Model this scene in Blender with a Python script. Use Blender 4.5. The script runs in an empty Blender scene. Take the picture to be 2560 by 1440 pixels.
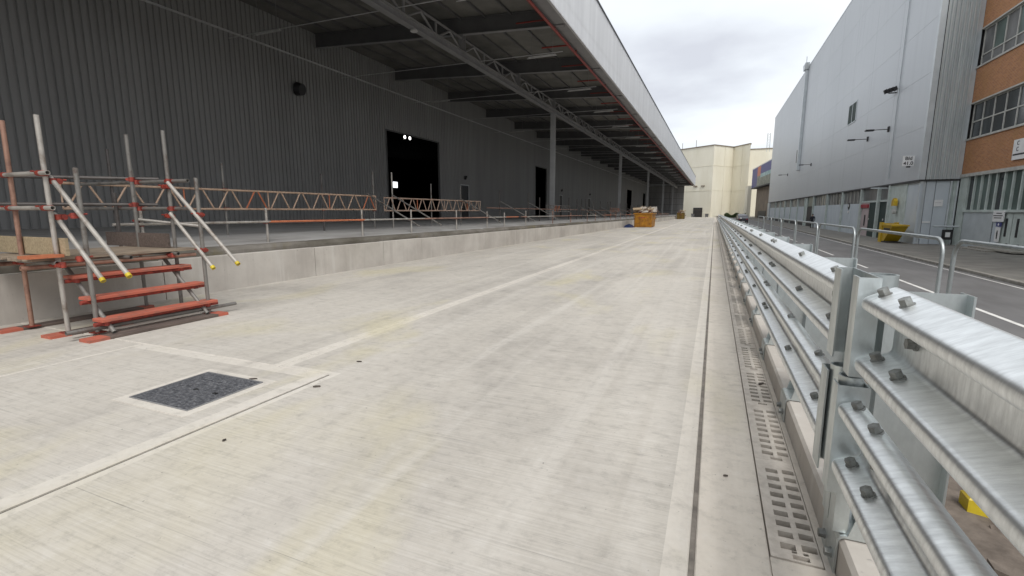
import bpy, bmesh, math, random
from mathutils import Vector, Matrix
random.seed(7)
R = math.radians
scene = bpy.context.scene
COL = scene.collection

# ------------------------------------------------------------------ camera, sky, sun, exposure
cd = bpy.data.cameras.new('camera'); cam = bpy.data.objects.new('camera', cd); COL.objects.link(cam)
cd.sensor_width = 36.0; cd.lens = 16.875; cd.clip_start = 0.05; cd.clip_end = 4000
cam.location = (0, 0, 1.6); cam.rotation_euler = (R(90 - 9.137), 0, R(22.643))
scene.camera = cam
SUN_DIR = Vector((0.30, -0.52, 0.80)).normalized()
w = bpy.data.worlds.new('World'); scene.world = w; w.use_nodes = True
nt = w.node_tree; nt.nodes.clear()
out = nt.nodes.new('ShaderNodeOutputWorld'); bg = nt.nodes.new('ShaderNodeBackground')
sky = nt.nodes.new('ShaderNodeTexSky'); sky.sky_type = 'NISHITA'; sky.sun_disc = False
sky.sun_elevation = math.asin(SUN_DIR.z); sky.sun_rotation = math.atan2(SUN_DIR.x, SUN_DIR.y)
sky.air_density = 1.0; sky.dust_density = 3.0
tc = nt.nodes.new('ShaderNodeTexCoord'); sep = nt.nodes.new('ShaderNodeSeparateXYZ')
nt.links.new(tc.outputs['Generated'], sep.inputs[0])
zmx = nt.nodes.new('ShaderNodeMath'); zmx.operation = 'MAXIMUM'; zmx.inputs[1].default_value = 0.0
zad = nt.nodes.new('ShaderNodeMath'); zad.operation = 'ADD'; zad.inputs[1].default_value = 0.16
nt.links.new(sep.outputs[2], zmx.inputs[0]); nt.links.new(zmx.outputs[0], zad.inputs[0])
dx = nt.nodes.new('ShaderNodeMath'); dx.operation = 'DIVIDE'; dy = nt.nodes.new('ShaderNodeMath'); dy.operation = 'DIVIDE'
nt.links.new(sep.outputs[0], dx.inputs[0]); nt.links.new(zad.outputs[0], dx.inputs[1])
nt.links.new(sep.outputs[1], dy.inputs[0]); nt.links.new(zad.outputs[0], dy.inputs[1])
cmb = nt.nodes.new('ShaderNodeCombineXYZ'); nt.links.new(dx.outputs[0], cmb.inputs[0]); nt.links.new(dy.outputs[0], cmb.inputs[1])
cmb.inputs[2].default_value = 3.7
cn = nt.nodes.new('ShaderNodeTexNoise'); cn.inputs['Scale'].default_value = 1.0; cn.inputs['Detail'].default_value = 6; cn.inputs['Roughness'].default_value = 0.47
nt.links.new(cmb.outputs[0], cn.inputs['Vector'])
cr = nt.nodes.new('ShaderNodeValToRGB')
cr.color_ramp.elements[0].position = 0.30; cr.color_ramp.elements[0].color = (0.53, 0.55, 0.60, 1)
cr.color_ramp.elements[1].position = 0.62; cr.color_ramp.elements[1].color = (0.80, 0.805, 0.81, 1)
e = cr.color_ramp.elements.new(0.45); e.color = (0.70, 0.735, 0.775, 1)
nt.links.new(cn.outputs['Fac'], cr.inputs[0])
cs = nt.nodes.new('ShaderNodeMixRGB'); cs.blend_type = 'MULTIPLY'; cs.inputs[0].default_value = 1; cs.inputs[2].default_value = (10, 10, 10, 1)
nt.links.new(cr.outputs[0], cs.inputs[1])
mx = nt.nodes.new('ShaderNodeMixRGB'); mx.inputs[0].default_value = 0.93
nt.links.new(sky.outputs[0], mx.inputs[1]); nt.links.new(cs.outputs[0], mx.inputs[2])
nt.links.new(mx.outputs[0], bg.inputs['Color']); bg.inputs['Strength'].default_value = 0.1
nt.links.new(bg.outputs[0], out.inputs[0])
sd = bpy.data.lights.new('sun', 'SUN'); sd.energy = 1.5; sd.angle = R(25); sd.color = (1.0, 0.965, 0.92)
so = bpy.data.objects.new('sun', sd); COL.objects.link(so)
so.rotation_euler = SUN_DIR.to_track_quat('Z', 'Y').to_euler(); so.location = (0, 0, 60)
scene.view_settings.view_transform = 'Standard'; scene.view_settings.look = 'None'
scene.view_settings.exposure = 0.5; scene.view_settings.gamma = 1.0; scene.view_settings.use_curve_mapping = False
scene.cycles.max_bounces = 8

S = 0.004                      # the lane, dock and barrier fall gently away from the camera
def sz(y): return -S * y

# ------------------------------------------------------------------ materials
def lin(r, g, b):
    f = lambda c: (c / 12.92 if c <= 0.04045 else ((c + 0.055) / 1.055) ** 2.4)
    return (f(r / 255), f(g / 255), f(b / 255), 1)
class NT:
    def __init__(s, name):
        s.m = bpy.data.materials.new(name); s.m.use_nodes = True; s.t = s.m.node_tree
        s.b = s.t.nodes['Principled BSDF']; s.geo = s.t.nodes.new('ShaderNodeNewGeometry')
    def n(s, typ, **kw):
        x = s.t.nodes.new(typ)
        for k, v in kw.items(): setattr(x, k, v)
        return x
    def l(s, a, b): s.t.links.new(a, b)
    def noise(s, scale=(1, 1, 1), detail=4, rough=0.55, size=1.0, dist=0.0, src=None):
        mp = s.n('ShaderNodeMapping'); mp.inputs['Scale'].default_value = scale
        s.l(src or s.geo.outputs['Position'], mp.inputs[0])
        nz = s.n('ShaderNodeTexNoise'); nz.inputs['Scale'].default_value = size
        nz.inputs['Detail'].default_value = detail; nz.inputs['Roughness'].default_value = rough; nz.inputs['Distortion'].default_value = dist
        s.l(mp.outputs[0], nz.inputs['Vector']); return nz.outputs['Fac']
    def ramp(s, fac, stops):
        r = s.n('ShaderNodeValToRGB'); el = r.color_ramp.elements
        while len(el) < len(stops): el.new(0.5)
        for e_, (p, c) in zip(el, stops):
            e_.position = p; e_.color = c if not isinstance(c, (int, float)) else (c, c, c, 1)
        s.l(fac, r.inputs[0]); return r.outputs[0]
    def mix(s, a, b, fac, mode='MIX'):
        x = s.n('ShaderNodeMixRGB', blend_type=mode)
        for sock, v in ((x.inputs[0], fac), (x.inputs[1], a), (x.inputs[2], b)):
            if hasattr(v, 'is_linked'): s.l(v, sock)
            elif isinstance(v, (int, float)): sock.default_value = v if sock is x.inputs[0] else (v, v, v, 1)
            else: sock.default_value = v
        return x.outputs[0]
    def bump(s, h, strength=0.3, dist=0.01):
        x = s.n('ShaderNodeBump'); x.inputs['Strength'].default_value = strength; x.inputs['Distance'].default_value = dist
        s.l(h, x.inputs['Height']); s.l(x.outputs[0], s.b.inputs['Normal'])
    def col(s, c):
        if hasattr(c, 'is_linked'): s.l(c, s.b.inputs['Base Color'])
        else: s.b.inputs['Base Color'].default_value = c
    def rough(s, v):
        if hasattr(v, 'is_linked'): s.l(v, s.b.inputs['Roughness'])
        else: s.b.inputs['Roughness'].default_value = v
    def metal(s, v): s.b.inputs['Metallic'].default_value = v
    def spec(s, v): s.b.inputs['Specular IOR Level'].default_value = v
def simple(name, c, c2=None, size=3.0, rough=0.6, metal=0.0, scale=(1, 1, 1), bump=0.0, lo=0.35, hi=0.65, detail=5):
    t = NT(name)
    if c2 is None: c2 = tuple(v * 0.8 for v in c[:3]) + (1,)
    f = t.noise(scale, detail, 0.6, size)
    t.col(t.ramp(f, [(lo, c2), (hi, c)])); t.rough(rough); t.metal(metal)
    if bump: t.bump(t.noise(scale, 6, 0.6, size * 4), bump, 0.01)
    return t.m
M = {}
def concrete(name, base, dark, brush, brushamt):
    t = NT(name)
    big = t.noise((1, 0.6, 1), 6, 0.62, 0.30, 0.8); mid = t.noise((1, 1, 1), 6, 0.65, 1.7)
    c = t.mix(t.ramp(big, [(0.38, dark), (0.60, base)]), base, t.ramp(mid, [(0.40, 0.0), (0.7, 0.6)]))
    yel = t.noise((1, 0.55, 1), 4, 0.55, 0.55, 0.4)
    c = t.mix(c, (0.57, 0.52, 0.35, 1), t.ramp(yel, [(0.55, 0.0), (0.67, 0.60)]))
    st = t.noise((0.9, 4.5, 1), 5, 0.6, 1.1)
    c = t.mix(c, (0.20, 0.185, 0.17, 1), t.ramp(st, [(0.64, 0.0), (0.82, 0.35)]))
    tyre = t.noise((2.6, 0.07, 1), 5, 0.55, 1.0, 0.6)
    c = t.mix(c, (0.64, 0.61, 0.56, 1), t.ramp(tyre, [(0.52, 0.0), (0.68, 0.45)]))
    c = t.mix(c, (0.24, 0.22, 0.205, 1), t.ramp(tyre, [(0.30, 0.24), (0.44, 0.0)]))
    fine = t.noise(brush, 5, 0.72, 1.0)
    mott = t.noise((1, 1.3, 1), 8, 0.78, 7.0)
    c = t.mix(c, 0.04, t.ramp(mott, [(0.30, 0.24), (0.49, 0.0)]))
    c = t.mix(c, 0.95, t.ramp(mott, [(0.54, 0.0), (0.72, 0.14)]))
    c = t.mix(c, 0.0, t.ramp(fine, [(0.30, 0.22 * brushamt), (0.52, 0.0)]))
    c = t.mix(c, 1.0, t.ramp(fine, [(0.54, 0.0), (0.75, 0.16 * brushamt)]))
    line = t.noise((0.35, brush[1] * 0.8, 1), 4, 0.75, 1.0, 0.15)
    c = t.mix(c, 0.10, t.ramp(line, [(0.29, 0.75 * brushamt), (0.36, 0.0)]))
    damp = t.noise((1, 0.8, 1), 5, 0.6, 0.75, 1.2)
    c = t.mix(c, (0.30, 0.275, 0.25, 1), t.ramp(damp, [(0.64, 0.0), (0.69, 0.18 * brushamt), (0.8, 0.28 * brushamt)]))
    spot = t.noise((1, 1, 1), 2, 0.5, 2.6)
    c = t.mix(c, (0.16, 0.145, 0.13, 1), t.ramp(spot, [(0.20, 0.45 * brushamt), (0.25, 0.0)]))
    pit = t.noise((1, 1, 1), 3, 0.6, 30)
    c = t.mix(c, 0.06, t.ramp(pit, [(0.22, 0.6), (0.31, 0.0)]))
    t.col(c); t.rough(0.85); t.spec(0.25)
    t.bump(fine, 0.30 * brushamt, 0.006)
    return t.m
CB = (0.565, 0.53, 0.474, 1); CD = (0.425, 0.397, 0.358, 1)
M['brushed'] = concrete('brushed concrete', CB, CD, (1.0, 66, 1), 0.78)
M['smooth'] = concrete('trowelled concrete', (0.66, 0.62, 0.555, 1), (0.57, 0.53, 0.475, 1), (14, 14, 10), 0.25)
M['strip'] = concrete('channel surround concrete', (0.70, 0.645, 0.565, 1), (0.58, 0.53, 0.465, 1), (16, 12, 10), 0.3)
def wallconc():
    t = NT('pale cast concrete wall')
    a = t.noise((1, 1, 1), 5, 0.6, 0.8); c = t.ramp(a, [(0.35, (0.46, 0.425, 0.385, 1)), (0.65, (0.60, 0.565, 0.515, 1))])
    v = t.noise((2.2, 2.2, 0.18), 5, 0.6, 2.0); c = t.mix(c, (0.40, 0.365, 0.33, 1), t.ramp(v, [(0.55, 0.0), (0.75, 0.5)]))
    c = t.mix(c, (0.66, 0.64, 0.60, 1), t.ramp(v, [(0.28, 0.5), (0.42, 0.0)]))
    p = t.noise((1, 1, 1), 4, 0.6, 16); c = t.mix(c, 0.12, t.ramp(p, [(0.25, 0.5), (0.34, 0.0)]))
    t.col(c); t.rough(0.88); t.spec(0.2); t.bump(p, 0.2, 0.006); return t.m
M['wallconc'] = wallconc()
def oldconc():
    t = NT('weathered dock concrete')
    a = t.noise((1, 0.5, 1), 6, 0.65, 1.2); c = t.ramp(a, [(0.3, (0.10, 0.09, 0.07, 1)), (0.5, (0.175, 0.16, 0.135, 1)), (0.7, (0.28, 0.26, 0.235, 1))])
    g = t.noise((1, 1, 1), 5, 0.6, 0.9, 0.5); c = t.mix(c, (0.19, 0.16, 0.075, 1), t.ramp(g, [(0.58, 0.0), (0.72, 0.6)]))
    t.col(c); t.rough(0.92); t.spec(0.2); t.bump(t.noise((1, 1, 1), 6, 0.7, 14), 0.6, 0.012); return t.m
M['oldconc'] = oldconc()
M['deck'] = simple('dock deck concrete', (0.46, 0.455, 0.44, 1), (0.33, 0.315, 0.30, 1), 1.1, 0.85, scale=(1, 0.4, 1), bump=0.15)
M['seal'] = simple('grey joint sealant', (0.24, 0.215, 0.185, 1), (0.13, 0.115, 0.10, 1), 9, 0.8, bump=0.3)
M['subgrade'] = simple('dark subgrade', (0.09, 0.075, 0.065, 1), (0.05, 0.042, 0.037, 1), 6, 0.95)
M['grate'] = simple('concrete coloured grating', (0.64, 0.59, 0.525, 1), (0.50, 0.455, 0.40, 1), 14, 0.85, bump=0.3)
def checker():
    t = NT('dark ribbed cover plate')
    v = t.n('ShaderNodeTexVoronoi'); v.inputs['Scale'].default_value = 34; t.l(t.geo.outputs['Position'], v.inputs['Vector'])
    a = t.noise((1, 1, 1), 5, 0.7, 24); a2 = t.noise((1.6, 1, 1), 5, 0.7, 7, 1.2)
    c = t.ramp(a, [(0.33, (0.05, 0.052, 0.06, 1)), (0.52, (0.13, 0.135, 0.15, 1)), (0.66, (0.24, 0.24, 0.25, 1))])
    c = t.mix(c, (0.22, 0.215, 0.21, 1), t.ramp(a2, [(0.55, 0.0), (0.78, 0.3)]))
    t.col(c); t.rough(0.6); t.metal(0.3); t.bump(v.outputs['Distance'], 0.8, 0.01); return t.m
M['cover'] = checker()
M['coverstud'] = simple('worn bright tread studs', (0.24, 0.243, 0.25, 1), (0.10, 0.103, 0.11, 1), 7, 0.5, 0.4)
def galv(name, base, rough, sc):
    t = NT(name)
    a = t.noise(sc, 5, 0.65, 3.0); b_ = t.noise((1, 1, 1), 4, 0.6, 18)
    c = t.ramp(a, [(0.30, tuple(v * 0.74 for v in base[:3]) + (1,)), (0.62, base)])
    c = t.mix(c, tuple(v * 0.80 for v in base[:3]) + (1,), t.ramp(b_, [(0.36, 0.45), (0.55, 0.0)]))
    t.col(c); t.metal(0.85); t.rough(t.ramp(a, [(0.3, rough + 0.12), (0.7, rough)]))
    dirt = t.noise((1, 1, 1), 6, 0.7, 2.2); 
    t.bump(t.noise((sc[0] * 1.2, sc[1] * 4, sc[2] * 1.2), 5, 0.65, 4), 0.16, 0.006); return t.m
M['galv'] = galv('galvanised steel', (0.62, 0.665, 0.665, 1), 0.34, (3, 5, 1.2))
M['galvrail'] = galv('galvanised steel rail', (0.93, 0.96, 0.965, 1), 0.33, (3, 14, 3))
M['hoopsteel'] = galv('dull galvanised tube', (0.46, 0.49, 0.49, 1), 0.42, (3, 5, 1.2))
M['bolt'] = simple('dull zinc bolt', (0.30, 0.315, 0.305, 1), (0.17, 0.17, 0.16, 1), 30, 0.5, 0.4)
def tube(name, base, rust, amt):
    t = NT(name); a = t.noise((1, 1, 1), 6, 0.65, 5.0)
    t.col(t.ramp(a, [(0.30, rust), (0.30 + 0.3 * amt, base), (0.8, tuple(min(1, v * 1.25) for v in base[:3]) + (1,))]))
    t.metal(0.35); t.rough(0.55); t.bump(t.noise((1, 1, 1), 5, 0.6, 40), 0.15, 0.004); return t.m
M['tube'] = tube('weathered scaffold tube', (0.21, 0.20, 0.185, 1), (0.10, 0.065, 0.05, 1), 0.6)
M['tubepale'] = tube('pale scaffold tube', (0.41, 0.385, 0.35, 1), (0.21, 0.17, 0.14, 1), 0.6)
M['tuberust'] = tube('rust streaked scaffold tube', (0.36, 0.21, 0.155, 1), (0.17, 0.09, 0.07, 1), 0.7)
M['tubedark'] = tube('dark scaffold tube', (0.11, 0.10, 0.095, 1), (0.06, 0.045, 0.04, 1), 0.6)
M['lattice'] = tube('ochre painted lattice steel', (0.56, 0.40, 0.29, 1), (0.36, 0.20, 0.13, 1), 0.5)
M['latticepale'] = tube('worn pale lattice steel', (0.48, 0.35, 0.27, 1), (0.30, 0.17, 0.12, 1), 0.5)
M['orange'] = tube('orange painted steel', (0.58, 0.20, 0.10, 1), (0.34, 0.10, 0.06, 1), 0.5)
M['red'] = simple('red painted coupler', (0.42, 0.07, 0.045, 1), (0.17, 0.035, 0.03, 1), 14, 0.5, 0.25)
M['tread'] = simple('orange red painted tread', (0.50, 0.135, 0.085, 1), (0.26, 0.125, 0.095, 1), 5, 0.7, scale=(3, 1, 3), bump=0.2, lo=.30, hi=.52)
M['yellowcap'] = simple('yellow plastic', (0.66, 0.52, 0.03, 1), (0.50, 0.36, 0.02, 1), 8, 0.45)
def timber(name, a, b_):
    t = NT(name); g = t.noise((14, 1.2, 14), 5, 0.65, 2.2, 0.4); k = t.noise((1, 1, 1), 4, 0.6, 3)
    c = t.mix(t.ramp(g, [(0.3, b_), (0.65, a)]), b_, t.ramp(k, [(0.5, 0.0), (0.8, 0.6)]))
    t.col(c); t.rough(0.8); t.bump(g, 0.25, 0.006); return t.m
M['timber'] = timber('weathered scaffold board', (0.36, 0.29, 0.215, 1), (0.17, 0.13, 0.10, 1))
M['timbergold'] = timber('newer scaffold board', (0.46, 0.37, 0.24, 1), (0.27, 0.21, 0.13, 1))
M['timberdark'] = timber('dark toe board', (0.17, 0.13, 0.11, 1), (0.08, 0.06, 0.052, 1))
M['clad'] = simple('anthracite ribbed cladding', (0.32, 0.32, 0.318, 1), (0.25, 0.25, 0.25, 1), 1.0, 0.55, 0.1, scale=(1, 0.9, 0.06), lo=.3, hi=.7)
M['trim'] = simple('pale aluminium flashing', (0.62, 0.62, 0.63, 1), None, 3, 0.45, 0.3)
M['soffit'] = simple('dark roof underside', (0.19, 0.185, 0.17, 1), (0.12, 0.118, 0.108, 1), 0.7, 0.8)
M['steel'] = simple('grey painted structural steel', (0.28, 0.28, 0.285, 1), (0.23, 0.23, 0.235, 1), 1.2, 0.55, 0.1)
M['steelpale'] = simple('pale grey column paint', (0.42, 0.425, 0.43, 1), (0.35, 0.355, 0.36, 1), 1.2, 0.5, 0.1)
M['steeldark'] = simple('dark rafter steel', (0.12, 0.12, 0.122, 1), (0.095, 0.095, 0.098, 1), 1.2, 0.6, 0.1)
M['fascia'] = simple('silver fascia cladding', (0.60, 0.615, 0.635, 1), (0.52, 0.535, 0.555, 1), 1.0, 0.45, 0.25, scale=(1, 1.4, 0.12))
M['fasciadark'] = simple('dark fascia capping', (0.045, 0.047, 0.052, 1), None, 3, 0.5)
M['redpipe'] = simple('dark red sprinkler pipe', (0.30, 0.045, 0.035, 1), None, 3, 0.5)
M['black'] = simple('unlit interior', (0.012, 0.012, 0.012, 1), None, 2, 0.9)  # near-black base colour carries the darkness of unlit insides
M['doorblack'] = simple('black door leaf', (0.02, 0.02, 0.022, 1), None, 2, 0.5)
M['lampwhite'] = simple('white lamp housing', (0.55, 0.55, 0.54, 1), None, 4, 0.4)
M['asphalt'] = simple('asphalt', (0.155, 0.152, 0.152, 1), (0.115, 0.112, 0.111, 1), 1.4, 0.85, scale=(1, 0.3, 1), bump=0.35)
M['pave'] = simple('worn pavement asphalt', (0.21, 0.20, 0.18, 1), (0.14, 0.133, 0.12, 1), 1.3, 0.9, bump=0.3)
M['earth'] = simple('brown rubble earth', (0.20, 0.165, 0.135, 1), (0.09, 0.072, 0.058, 1), 5, 0.95, bump=0.8)
M['white'] = simple('worn white road paint', (0.70, 0.69, 0.66, 1), (0.42, 0.41, 0.39, 1), 4, 0.7, lo=0.25, hi=0.5)
M['kerbs'] = simple('kerb stone', (0.33, 0.31, 0.275, 1), (0.22, 0.205, 0.18, 1), 4, 0.85, bump=0.2)
M['ground'] = simple('distant ground', (0.16, 0.155, 0.145, 1), None, 0.1, 0.9)
def claddinggrey():
    t = NT('silver grey cladding panel'); a = t.noise((1, 0.25, 0.25), 4, 0.5, 0.25); b_ = t.noise((1, 1.5, 0.12), 5, 0.6, 1.0)
    c = t.ramp(a, [(0.35, (0.475, 0.50, 0.525, 1)), (0.65, (0.51, 0.535, 0.56, 1))])
    c = t.mix(c, (0.42, 0.44, 0.465, 1), t.ramp(b_, [(0.52, 0.0), (0.75, 0.5)]))
    t.col(c); t.metal(0.2); t.rough(0.45); return t.m
M['grey'] = claddinggrey()
M['greyrib'] = simple('ribbed grey green sheet', (0.58, 0.62, 0.62, 1), (0.46, 0.49, 0.495, 1), 0.8, 0.5, 0.2, scale=(4, 4, 0.3))
M['greytrim'] = simple('pale grey trim', (0.56, 0.60, 0.62, 1), (0.48, 0.52, 0.54, 1), 1.5, 0.45, 0.2)
M['bluepanel'] = simple('pale blue grey panel', (0.56, 0.61, 0.65, 1), (0.48, 0.53, 0.575, 1), 1.0, 0.55, scale=(1, 1, 0.4))
M['greenpost'] = simple('grey green painted post', (0.54, 0.60, 0.575, 1), (0.42, 0.475, 0.45, 1), 2.0, 0.55)
M['darkgrey'] = simple('dark grey underside', (0.05, 0.05, 0.052, 1), None, 2, 0.7)  # even dark grey for cores, undersides, vents and small fittings
def glass(name, c, rough=0.12):
    t = NT(name); a = t.noise((1, 1, 0.5), 4, 0.6, 1.3)
    t.col(t.ramp(a, [(0.35, tuple(v * 0.5 for v in c[:3]) + (1,)), (0.65, c)])); t.rough(rough); t.spec(0.5); return t.m
M['glass'] = glass('dark window glass', (0.045, 0.052, 0.056, 1))
M['glassgreen'] = glass('green tinted glazing', (0.11, 0.155, 0.14, 1), 0.3)
M['glasspale'] = glass('dusty clerestory glass', (0.20, 0.20, 0.20, 1), 0.3)
M['darkgreen'] = simple('dark green door', (0.022, 0.045, 0.038, 1), None, 2, 0.7)
M['frame'] = simple('pale window frame', (0.50, 0.50, 0.47, 1), (0.38, 0.38, 0.355, 1), 3, 0.5)
def brick():
    t = NT('red brown brickwork')
    sp = t.n('ShaderNodeSeparateXYZ'); t.l(t.geo.outputs['Position'], sp.inputs[0])
    ad = t.n('ShaderNodeMath', operation='ADD'); t.l(sp.outputs[0], ad.inputs[0]); t.l(sp.outputs[1], ad.inputs[1])
    cb = t.n('ShaderNodeCombineXYZ'); t.l(ad.outputs[0], cb.inputs[0]); t.l(sp.outputs[2], cb.inputs[1])
    br = t.n('ShaderNodeTexBrick'); t.l(cb.outputs[0], br.inputs['Vector'])
    br.inputs['Scale'].default_value = 1; br.inputs['Brick Width'].default_value = 0.225; br.inputs['Row Height'].default_value = 0.075
    br.inputs['Mortar Size'].default_value = 0.008; br.inputs['Color1'].default_value = (0.44, 0.19, 0.075, 1); br.inputs['Color2'].default_value = (0.32, 0.13, 0.055, 1)
    br.inputs['Mortar'].default_value = (0.38, 0.28, 0.19, 1)
    a = t.noise((1, 1, 1), 5, 0.6, 0.9); c = t.mix(br.outputs['Color'], (0.33, 0.175, 0.065, 1), t.ramp(a, [(0.45, 0.0), (0.75, 0.6)]))
    t.col(c); t.rough(0.85); return t.m
M['brick'] = brick()
M['cream'] = simple('cream painted cladding', (0.78, 0.745, 0.63, 1), (0.70, 0.66, 0.54, 1), 0.25, 0.7, scale=(1, 1, 0.3))
M['creamseam'] = simple('cream seam flashing', (0.68, 0.635, 0.51, 1), None, 1, 0.7)
M['tan'] = simple('tan brown rendered wall', (0.27, 0.22, 0.165, 1), (0.19, 0.15, 0.12, 1), 0.4, 0.8)
M['signwhite'] = simple('white sign board', (0.80, 0.80, 0.80, 1), (0.72, 0.72, 0.72, 1), 3, 0.4)
M['ink'] = simple('black lettering', (0.02, 0.02, 0.022, 1), None, 3, 0.5)
M['signred'] = simple('dark red sign', (0.36, 0.03, 0.045, 1), None, 3, 0.5)
M['pinkdoor'] = simple('pale pink door panel', (0.52, 0.43, 0.43, 1), (0.45, 0.37, 0.375, 1), 2, 0.5)
M['blue'] = simple('blue banner panel', (0.05, 0.055, 0.22, 1), None, 1, 0.5)
M['bannerorange'] = simple('orange banner panel', (0.55, 0.16, 0.09, 1), None, 1, 0.5)
M['bannerteal'] = simple('teal and white banner print', (0.45, 0.58, 0.58, 1), (0.10, 0.25, 0.27, 1), 0.8, 0.5)
M['bannergrey'] = simple('grey green banner print', (0.26, 0.28, 0.22, 1), (0.10, 0.11, 0.10, 1), 0.9, 0.5)
M['skip'] = simple('scuffed yellow skip paint', (0.48, 0.215, 0.012, 1), (0.24, 0.10, 0.014, 1), 2.6, 0.55, 0.1, bump=0.15)
M['skipdark'] = simple('dirty yellow green skip paint', (0.20, 0.13, 0.02, 1), (0.10, 0.06, 0.015, 1), 2.2, 0.6, 0.1)
M['yellowbin'] = simple('yellow hopper paint', (0.62, 0.42, 0.02, 1), (0.45, 0.28, 0.02, 1), 2.2, 0.5, bump=0.1)
M['tarp'] = simple('dark blue tarpaulin', (0.02, 0.04, 0.13, 1), (0.008, 0.015, 0.05, 1), 2.4, 0.45, bump=0.4)
M['waste1'] = timber('waste timber', (0.45, 0.36, 0.24, 1), (0.22, 0.15, 0.09, 1))
M['waste2'] = simple('waste board', (0.62, 0.60, 0.55, 1), (0.40, 0.36, 0.32, 1), 3, 0.8)
M['waste3'] = simple('maroon waste', (0.20, 0.06, 0.07, 1), (0.09, 0.035, 0.04, 1), 3, 0.7)
M['rubber'] = simple('dark litter', (0.12, 0.10, 0.085, 1), (0.06, 0.05, 0.042, 1), 9, 0.8)
M['skin'] = simple('skin', (0.45, 0.27, 0.19, 1), None, 4, 0.6)
M['jacket'] = simple('dark navy jacket', (0.018, 0.02, 0.028, 1), None, 6, 0.8)
M['trousers'] = simple('black trousers', (0.012, 0.012, 0.014, 1), None, 6, 0.8)
M['leaf'] = simple('hedge leaves', (0.075, 0.105, 0.03, 1), (0.03, 0.05, 0.014, 1), 5, 0.7)
M['carpaint'] = simple('dark grey car paint', (0.10, 0.10, 0.115, 1), None, 2, 0.25, 0.4)
M['carsilver'] = simple('silver car paint', (0.45, 0.46, 0.47, 1), None, 2, 0.25, 0.5)
def emis(name, c, s_):
    t = NT(name); t.b.inputs['Emission Color'].default_value = c; t.b.inputs['Emission Strength'].default_value = s_; t.col(c); return t.m
M['lit'] = emis('lit lamp', (1, 0.97, 0.92, 1), 4.0)
M['daylit'] = emis('daylit pane', (0.95, 0.97, 1, 1), 1.3)  # daylight at the pane is put in as emission

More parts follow.
